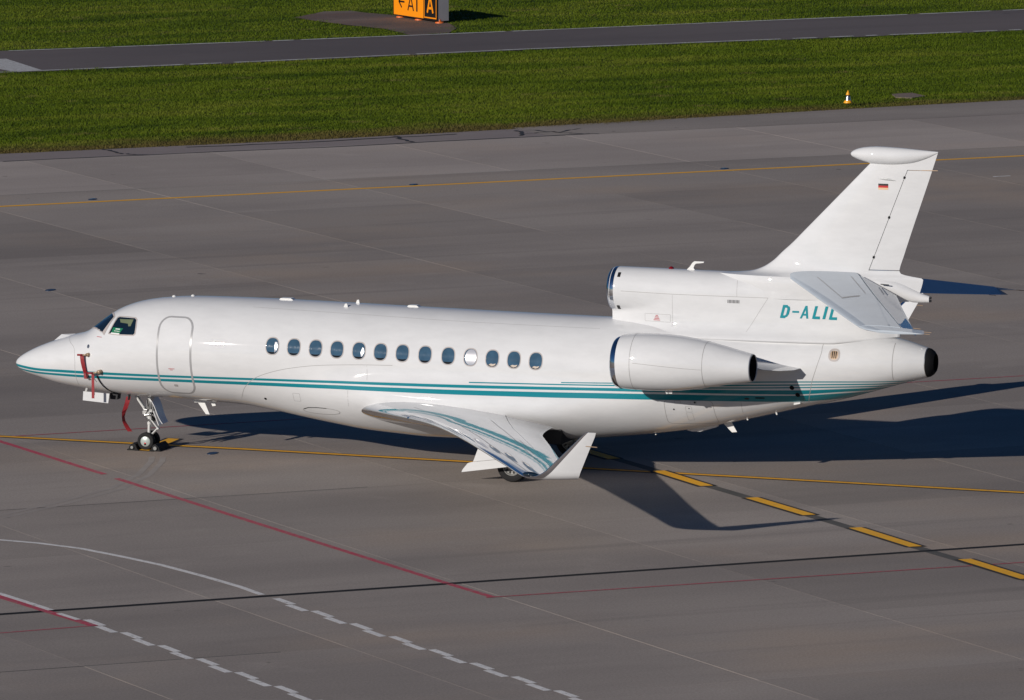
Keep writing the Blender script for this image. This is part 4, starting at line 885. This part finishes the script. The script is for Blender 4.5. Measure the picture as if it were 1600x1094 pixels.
# carry the tailplane meshes out to their full span
for o in list(bpy.data.objects):
    q=o.parent
    if o.type=='MESH' and q and q.name.startswith('tailplane'):
        for vx in o.data.vertices:
            t=(abs(vx.co.y)-.4)/3.5; vx.co.x+=.10*t; vx.co.z+=.04*t; vx.co.y+=math.copysign(.30*t,vx.co.y)
# ---- wheels
def wheel(name,x,y,r,w_,parent,cover=False,spokes=0,out=-1):
    b=MB(); ri=r*.60; h=w_/2
    prof=[(-h*.80,ri),(-h*.96,ri*1.12),(-h,r*.80),(-h*.86,r*.93),(-h*.55,r*.985),(-h*.50,r*.992),(-h*.48,r*.975),(-h*.42,r*.975),(-h*.40,r*.998),(-h*.06,r),(-h*.04,r*.98),(h*.04,r*.98),(h*.06,r),(h*.40,r*.998),(h*.42,r*.975),(h*.48,r*.975),(h*.50,r*.992),(h*.55,r*.985),(h*.86,r*.93),(h,r*.80),(h*.96,ri*1.12),(h*.80,ri)]
    b.lathe((0,0,0),prof,'y',40,m=0)
    hb=[(-h*.80,ri),(-h*.88,ri*.97),(-h*.88,ri*.88),(-h*.60,ri*.84),(-h*.55,ri*.45),(-h*.75,ri*.40),(-h*.85,ri*.30),(-h*.85,.001)]
    b.lathe((0,0,0),hb,'y',32,m=1); b.lathe((0,0,0),[(-a,c) for a,c in hb],'y',32,m=1)
    if spokes:
        for s in (-1,1):
            for k in range(spokes):
                t=2*math.pi*k/spokes; b.box((math.cos(t)*ri*.66,s*h*.60,math.sin(t)*ri*.66),(ri*.26,h*.10,ri*.20),2,Matrix.Rotation(-t,3,'Y'))
    if cover:
        for s in (-1,1): b.lathe((0,0,0),[(s*h*.90,ri*.92),(s*h*1.0,ri*.80),(s*h*1.02,.001)],'y',28,m=3); 
        b.box((0,-h*1.04,-ri*.40),(.045,.006,.05),4); b.box((.0,-h*1.045,-ri*.58),(.05,.006,.035),5)
    return b.build(name,[M['rubber'],M['hub'],M['brake'],M['hubgreen'],M['flagred'],M['black']],parent,sharp=35,loc=(x,y,r))
# nose gear
ng=empty('nose_landing_gear',(0,0,0),jet)
for y in (-.17,.17): wheel('wheel',3.45,y,.215,.155,ng,cover=True)
b=MB(); g=b.cyl
g((3.50,0,1.32),(3.47,0,.78),.062,.058); g((3.475,0,.80),(3.47,0,.74),.075); g((3.47,0,.78),(3.45,0,.28),.036); g((3.45,-.12,.215),(3.45,.12,.215),.035); g((3.46,0,.34),(3.45,0,.20),.055); g((3.468,0,.60),(3.466,0,.66),.05)
b.build('oleo_strut',M['gearpaint'],ng,sharp=40)
b=MB(); g=b.cyl
g((3.13,-.05,1.30),(3.42,-.04,.90),.028); g((3.13,.05,1.30),(3.42,.04,.90),.028); g((3.15,-.08,1.28),(3.15,.08,1.28),.02); g((3.24,-.05,1.14),(3.27,.05,1.12),.018); b.build('drag_brace',M['gearpaint'],ng)
b=MB(); g=b.cyl
g((3.50,-.045,.76),(3.69,-.03,.52),.018); g((3.50,.045,.76),(3.69,.03,.52),.018); g((3.70,-.05,.515),(3.70,.05,.515),.022); g((3.69,-.03,.52),(3.48,-.045,.31),.018); g((3.69,.03,.52),(3.48,.045,.31),.018); b.build('torque_link',M['gearpaint'],ng)
b=MB(); g=b.cyl
for (p,q,r_) in (((3.40,-.12,.93),(3.40,.12,.93),.045),((3.50,-.14,.90),(3.50,.14,.90),.035),((3.38,-.09,.84),(3.54,-.09,.87),.03),((3.36,-.10,.99),(3.47,-.12,.97),.028),((3.58,-.10,.86),(3.66,-.08,.80),.022),((3.56,-.06,1.18),(3.60,-.06,.90),.016),((3.43,-.075,1.20),(3.42,-.085,.80),.010),((3.53,-.07,1.20),(3.55,-.085,.72),.010),((3.44,.07,1.22),(3.40,.08,.86),.012),((3.50,-.06,.72),(3.56,-.05,.56),.010),((3.42,-.10,.78),(3.46,-.07,.70),.02)): g(p,q,r_,n=10)
b.box((3.36,-.06,.90),(.07,.06,.08)); b.box((3.54,-.07,.95),(.08,.05,.07)); b.build('steering_actuator',M['steel'],ng)
b=MB()
for (p,q,r_) in (((3.46,-.10,1.24),(3.50,-.10,.98),.014),((3.56,.0,1.25),(3.58,.02,.70),.045),((3.39,-.03,1.02),(3.45,-.09,.86),.014),((3.52,-.08,.84),(3.62,-.04,.70),.012)): b.cyl(p,q,r_,n=8)
b.build('hydraulic_hose',M['rubber'],ng)
b=MB(); b.lathe((3.57,-.07,1.21),[(-.06,.03),(.0,.062),(.03,.055),(.035,.001)],'x',18); b.build('taxi_light',M['white'],ng,smooth=True)
b=MB()
def plate(a,b2,wy,curve,th=.018,n=8):
    vs=[]
    for i in range(n+1):
        t=i/n; x=lerp(a[0],b2[0],t)+curve*math.sin(math.pi*t*1.0)*(.5-t)*2; z=lerp(a[1],b2[1],t); w0=wy*(1-.25*t)
        vs+=[(x,-w0,z),(x,w0,z),(x+th,w0,z+.004),(x+th,-w0,z+.004)]
    fs=[(4*i+k,4*i+(k+1)%4,4*i+4+(k+1)%4,4*i+4+k) for i in range(n) for k in range(4)]+[(3,2,1,0),(4*n,4*n+1,4*n+2,4*n+3)]
    return vs,fs
v,f=plate((3.57,1.27),(3.87,.655),.26,.05); b.add(v,f); b.build('aft_gear_door',M['paint'],ng,sharp=30)
b=MB(); v,f=plate((3.62,.95),(3.74,.60),.15,.0); b.add(v,f); b.build('lower_gear_door',M['paint'],ng,sharp=30)
# main gear
for side in (-1,1):
    mg=empty('main_landing_gear',(0,0,0),jet)
    for dy in (-.20,.20): wheel('wheel',13.59,side*(2.17+dy*side*-1),.375,.215,mg,spokes=10)
    b=MB(); g=b.cyl
    g((13.50,side*2.17,1.35),(13.56,side*2.17,.72),.10,.09); g((13.56,side*2.17,.75),(13.59,side*2.17,.37),.06); g((13.59,side*1.95,.375),(13.59,side*2.39,.375),.06)
    b.build('oleo_strut',M['gearpaint'],mg,sharp=40)
    b=MB(); b.cyl((13.52,side*2.12,1.0),(13.50,side*1.25,1.15),.04); b.cyl((13.66,side*2.17,.78),(13.92,side*2.17,.62),.03); b.cyl((13.92,side*2.17,.62),(13.66,side*2.17,.42),.03); b.build('side_brace',M['gearpaint'],mg)
    b=MB(); y0=side*2.78
    def lp(poly,y,t=.03,dyt=0): 
        n=len(poly); b.add([(x,y+dyt*(1.2-z)*side,z) for x,z in poly]+[(x,y+(t+dyt*(1.2-z))*side*-1,z) for x,z in poly],[tuple(range(n)),tuple(range(2*n-1,n-1,-1))]+[(k,n+k,n+(k+1)%n,(k+1)%n) for k in range(n)])
    lp([(13.02,1.22),(12.74,.50),(13.9,.66),(14.1,1.22)],y0); b.build('upper_gear_door',M['paint'],mg)
    b=MB(); lp([(12.60,.455),(12.47,.30),(12.44,.235),(13.10,.335),(13.68,.425),(13.78,.63),(12.70,.485)],y0-side*.02); b.build('lower_gear_door',M['paint'],mg)
mg_bay=MB(); mg_bay.box((13.6,0,.99),(1.5,2.1,.5)); mg_bay.build('wheel_bay',M['dark'],jet)
# far belly door, seen edge-on past the wing
b=MB(); b.add([(13.9,1.35,.82),(14.55,1.2,.70),(14.5,1.65,.66),(13.95,1.55,.70)],[(0,1,2,3)]); b.add([(13.9,1.35,.79),(14.55,1.2,.67),(14.5,1.65,.63),(13.95,1.55,.67)],[(3,2,1,0)]); b.build('belly_door',M['paint'],jet)
# open ground-power box under the nose, with its dark interior
b=MB(); b.prism([(2.0,1.43),(2.68,1.40),(2.645,1.165),(1.985,1.21)],-.62,-.60); b.build('access_panel',M['paint'],jet)
b=MB(); b.prism([(2.60,1.38),(2.815,1.36),(2.80,1.235),(2.62,1.24)],-.42,-.20); b.build('connector_box',M['dark'],jet)
b=MB(); b.box((2.08,-.61,1.47),(.05,.03,.09),rot=Matrix.Rotation(.3,3,'Y')); b.box((2.27,-.628,1.385),(.045,.012,.06)); b.build('panel_latch',M['steel'],jet)
# ---------------------------------------------------------------- loose things on and round the aeroplane
def streamer(name,pts,wd,label,extra=None,loc=(0,0,0)):
    t=empty(name,loc); tag(t,label,'warning streamer','red streamers hung on the covers and pins of the jet')
    b=MB(); vs=[]
    for i,(x,y,z,tw) in enumerate(pts):
        d=Vector((math.cos(tw),math.sin(tw),0))*wd/2; vs+=[(x-d.x,y-d.y,z),(x+d.x,y+d.y,z)]
    n=len(pts); vs2=[(x,y+.006,z) for x,y,z in vs]
    b.add(vs+vs2,[(2*i,2*i+1,2*i+3,2*i+2) for i in range(n-1)]+[(2*n+2*i+2,2*n+2*i+3,2*n+2*i+1,2*n+2*i) for i in range(n-1)]+[(2*i,2*i+2,2*n+2*i+2,2*n+2*i) for i in range(n-1)]+[(2*i+3,2*i+1,2*n+2*i+1,2*n+2*i+3) for i in range(n-1)])
    b.build('ribbon',M['red'],t)
    if extra: extra(t)
    return t
def yb(x,z,off=.05): return -(body_y(x,z)+off)
def cover1(t):
    b=MB(); y=yb(2.14,2.363,.10); b.cyl((1.99,y,2.362),(2.13,y,2.365),.024,n=10); b.build('probe_cover',M['red'],t,smooth=True)
    b=MB(); b.cyl((2.13,y,2.366),(2.24,y,2.372),.020,n=10); b.cyl((2.23,y,2.37),(2.27,y+.10,2.37),.042,.05,n=12); b.build('pitot_probe',M['tan'],t,smooth=True)
streamer('probe_streamer',[(2.10+.01*k*.9,yb(2.1,2.34-.072*k,.10-.007*k) if k<6 else yb(2.12,1.9,.05),2.35-.072*k,.0+.12*math.sin(k)) for k in range(9)],.095,'upper red streamer hanging from the foremost probe on the nose',cover1)
def cover2(t):
    y=yb(2.5,1.97,.11); b=MB(); b.cyl((2.27,y,1.935),(2.42,y,1.945),.022,n=10); b.build('probe_cover',M['red'],t,smooth=True)
    b=MB(); b.cyl((2.42,y,1.945),(2.55,y,1.965),.018,n=10); b.cyl((2.54,y,1.97),(2.60,y+.10,1.98),.045,.05,n=12); b.build('pitot_probe',M['tan'],t,smooth=True)
    b=MB(); b.cyl((2.24,y,1.94),(2.27,y,1.80),.012,n=6); b.build('lanyard',M['rubber'],t)
streamer('probe_streamer',[(2.40-.0*k,yb(2.4,1.93,.11),1.93-.076*k,.05*math.sin(k*1.3)) for k in range(9)],.07,'lower red streamer hanging from the second probe over the open panel',cover2)
def pin(t):
    b=MB(); b.cyl((3.06,-.27,1.34),(3.04,-.27,1.22),.03,n=8); b.build('pin_strap',M['rubber'],t)
streamer('gear_pin_streamer',[(3.04,-.28,1.30,.2),(3.01,-.30,1.15,.35),(2.97,-.31,1.02,.5),(2.93,-.32,.92,.9),(2.915,-.32,.80,1.3),(2.93,-.32,.70,1.2),(2.98,-.31,.60,.8),(3.04,-.30,.50,.6),(3.08,-.29,.45,.5)],.11,'long red streamer twisting down in front of the nose wheel',pin)
cur=bpy.data.curves.new('cable','CURVE'); cur.dimensions='3D'; cur.bevel_depth=.011; sp=cur.splines.new('POLY'); cp=[(2.48,1.84),(2.50,1.72),(2.54,1.60),(2.60,1.50),(2.68,1.44),(2.74,1.40)]; sp.points.add(len(cp)-1)
for q,(x,z) in zip(sp.points,cp): q.co=(x,yb(x,max(1.45,z),.03),z,1)
co=bpy.data.objects.new('cable_tmp',cur); COL.objects.link(co); dg=bpy.context.evaluated_depsgraph_get(); me=bpy.data.meshes.new_from_object(co.evaluated_get(dg)); me.materials.clear(); me.materials.append(M['rubber'])
cb=bpy.data.objects.new('ground_cable',me); COL.objects.link(cb); bpy.data.objects.remove(co); tag(cb,'thin black cable drooping over the nose beside the lower red streamer','cable')
# green card standing in the cockpit side window
card=empty('window_card'); tag(card,'green card with two white text lines in the cockpit side window','card')
patch('card',[(2.845,2.925),(2.872,3.050),(3.165,3.045),(3.085,2.925)],M['green'],off=.0055,parent=card)
patch('card_edge',[(2.828,2.902),(2.843,2.93),(3.088,2.93),(3.07,2.900)],M['white'],off=.0062,parent=card)
b=MB()
for (x0,z0,w0,h0) in ((2.945,3.010,.13,.020),(2.915,2.965,.025,.016),(2.955,2.965,.03,.016),(3.00,2.963,.03,.016),(3.045,2.963,.025,.016)):
    vv,ff=patch('',[(x0,z0),(x0+w0,z0),(x0+w0+.01,z0+h0),(x0+.01,z0+h0)],None,off=.0068,raw=True); b.add(vv,ff)
b.build('card_print',M['white'],card)
# chocks
ch0=empty('wheel_chock',(3.17,0,0)); 
b=MB(); b.prism([(-.13,.0),(-.10,.10),(-.02,.17),(.05,.15),(.10,.03),(.10,0)],-.33,.33,0); b.prism([(-.15,0),(-.15,.025),(.13,.025),(.13,0)],-.36,.36,0); b.build('chock_body',M['rubber'],ch0)
b=MB(); b.cyl((-.02,-.375,.075),(-.02,-.30,.075),.036,n=12); b.cyl((-.02,.30,.075),(-.02,.375,.075),.045,n=12); b.build('chock_end',M['chockend'],ch0)
tag(ch0,'black rubber chock with pale round ends, in front of the nose wheel','wheel chock','chocks at the nose wheel')
ch1=ch0.copy(); COL.objects.link(ch1); ch1.location=(3.73,0,0); ch1.rotation_euler=(0,0,math.pi); ch1['label']='black rubber chock with pale round ends, behind the nose wheel'
for c in list(ch0.children): d=c.copy(); COL.objects.link(d); d.parent=ch1
# cover plates and inset lights in the pavement
def disc(name,x,y,r,label,cat,group=None):
    t=empty(name,(x,y,0)); tag(t,label,cat,group)
    b=MB(); b.lathe((0,0,0),[(0,r),(.012,r*.97),(.014,r*.55)],'z',28); b.build('rim',M['inset'],t,smooth=True)
    b=MB(); b.lathe((0,0,0),[(.014,r*.55),(.03,r*.40),(.032,.001)],'z',20); b.build('lens',M['glass'],t,smooth=True); return t
def cover(name,x,y,rx,label,cat):
    b=MB(); b.lathe((0,0,0),[(-.005,rx),(.010,rx*.985),(.010,rx*.90),(.004,rx*.89),(.004,rx*.86),(.010,rx*.85),(.010,.001)],'z',36); return tag(b.build(name,M['inset'],None,smooth=False,loc=(x,y,0)),label,cat)
cover('manhole_cover',5.19,-.23,.12,'small round dark steel cover beside the yellow line behind the nose wheel','manhole cover'); bpy.data.objects['manhole_cover'].scale=(1,1.9,1)
cover('drain_cover',-10.36,27.78,.13,'small dark cover in the concrete beyond the nose, upper left','drain cover').scale=(1,1.8,1)
for (x,y,l) in ((-17.43,48.43,'flush taxiway light on the far yellow line, the leftmost of three'),(-9.44,55.15,'flush taxiway light on the far yellow line, the middle of three'),(-1.62,62.32,'flush taxiway light on the far yellow line, the one nearest the tail fin')):
    t=disc('inset_taxi_light',x,y+.25,.125,l,'taxiway light','lights set in along the far taxiway line'); t.scale=(1,1.6,1)
sheet('faint_dash',[(7.05,62.9),(7.5,63.3),(7.45,63.42),(7.0,63.02)],.004,M['whiteline'],apron)
# yellow edge marker
mk_=empty('edge_marker',(-3.4,82.09,-.03)); mk_.scale=(.66,.66,.70); tag(mk_,'small yellow and navy cone marker on a post at the grass edge','marker')
b=MB(); b.cyl((0,0,0),(0,0,.16),.035,n=10); b.build('post',M['dark'],mk_)
b=MB(); b.lathe((0,0,0),[(.14,.10),(.17,.23),(.19,.235),(.30,.16)],'z',24,m=0); b.lathe((0,0,0),[(.30,.155),(.40,.13),(.41,.13)],'z',24,m=1); b.build('skirt',[M['conepaint'],M['steel']],mk_,smooth=True)
b=MB(); b.lathe((0,0,0),[(.41,.125),(.48,.11)],'z',24,m=1); b.lathe((0,0,0),[(.48,.11),(.55,.10)],'z',24,m=0); b.build('band',[M['navy'],M['steel']],mk_,smooth=True)
b=MB(); b.lathe((0,0,0),[(.55,.105),(.57,.115),(.66,.08),(.78,.015),(.79,.001)],'z',24); b.build('cone_top',M['conepaint'],mk_,smooth=True)
# taxiway sign: yellow face with black arrow and A1, black face with yellow A
sg=empty('taxiway_sign',(-28.84,107.76,0)); tag(sg,'yellow and black taxiway direction sign on orange feet beyond the road','taxiway sign')
sdir=Vector((-26.45+28.84,105.84-107.76,0)); SL=sdir.length; sdir.normalize(); sn=Vector((sdir.y,-sdir.x,0)); # face normal, towards the apron
if sn.dot(Vector((C0[0]+28,C0[1]-107,0)))<0: sn=-sn
ROT=Matrix((sdir,-sn,Vector((0,0,1)))).transposed()
def S(u,d,z): return ROT@Vector((u,-d,z))      # u along, d out of the face, z up
def sbox(b,u0,u1,d0,d1,z0,z1,m=0):
    vs=[S(u,d,z) for u in(u0,u1) for d in(d0,d1) for z in(z0,z1)]; b.add(vs,[(0,1,3,2),(4,6,7,5),(0,4,5,1),(2,3,7,6),(0,2,6,4),(1,5,7,3)],m)
Z0,Z1=.10,1.10; UB=SL*.695
b=MB(); sbox(b,-.03,SL+.03,-.50,-.012,Z0-.035,Z1+.035); b.build('sign_box',M['signgrey'],sg)
b=MB(); sbox(b,-.035,SL+.035,-.03,-.004,Z0-.04,Z1+.04); b.build('face_frame',M['signblack'],sg)
b=MB(); sbox(b,.01,UB-.015,-.005,.004,Z0,Z1); b.build('yellow_panel',M['signyellow'],sg)
b=MB(); sbox(b,UB+.015,SL-.01,-.005,.002,Z0,Z1,1); sbox(b,UB+.03,SL-.03,.002,.004,Z0+.03,Z0+.075); sbox(b,UB+.03,SL-.03,.002,.004,Z1-.075,Z1-.03); sbox(b,UB+.03,UB+.065,.002,.004,Z0+.075,Z1-.075); sbox(b,SL-.065,SL-.03,.002,.004,Z0+.075,Z1-.075); b.build('black_panel',[M['signyellow'],M['signblack']],sg)
def glyph(name,segs,mat,w_=.066,d=.008):
    b=MB()
    for (u0,z0,u1,z1) in segs:
        l=math.hypot(u1-u0,z1-z0); nx,nz=-(z1-z0)/l*w_/2,(u1-u0)/l*w_/2
        q=[(u0+nx,z0+nz),(u1+nx,z1+nz),(u1-nx,z1-nz),(u0-nx,z0-nz)]
        b.add([S(u,d,z) for u,z in q]+[S(u,d-.003,z) for u,z in q],[(0,1,2,3),(7,6,5,4),(0,4,5,1),(1,5,6,2),(2,6,7,3),(3,7,4,0)])
    b.build(name,mat,sg)
za,zb=Z0+.215,Z0+.765; zm=(za+zb)/2
glyph('arrow',[(.36,zm+.02,.78,zm+.02),(.37,zm+.0,.58,zm+.24),(.37,zm+.04,.58,zm-.20)],M['signblack'])
glyph('letter',[(1.02,za,1.22,zb),(1.42,za,1.22,zb),(1.10,za+.17,1.34,za+.17)],M['signblack']); glyph('numeral',[(1.66,za,1.66,zb),(1.60,zb-.06,1.68,zb)],M['signblack'],.09)
c=(UB+SL)/2; glyph('letter',[(c-.20,za+.02,c,zb+.10),(c+.20,za+.02,c,zb+.10),(c-.12,za+.20,c+.12,za+.20)],M['signyellow'],.09)
for u in (.30,SL*.53,SL-.0):
    b=MB(); p=S(u,-.12,0); b.lathe(p,[(-.02,.17),(.03,.16),(.05,.05),(.13,.04)],'z',16); b.build('foot',M['orange'],sg,smooth=True,sharp=40)
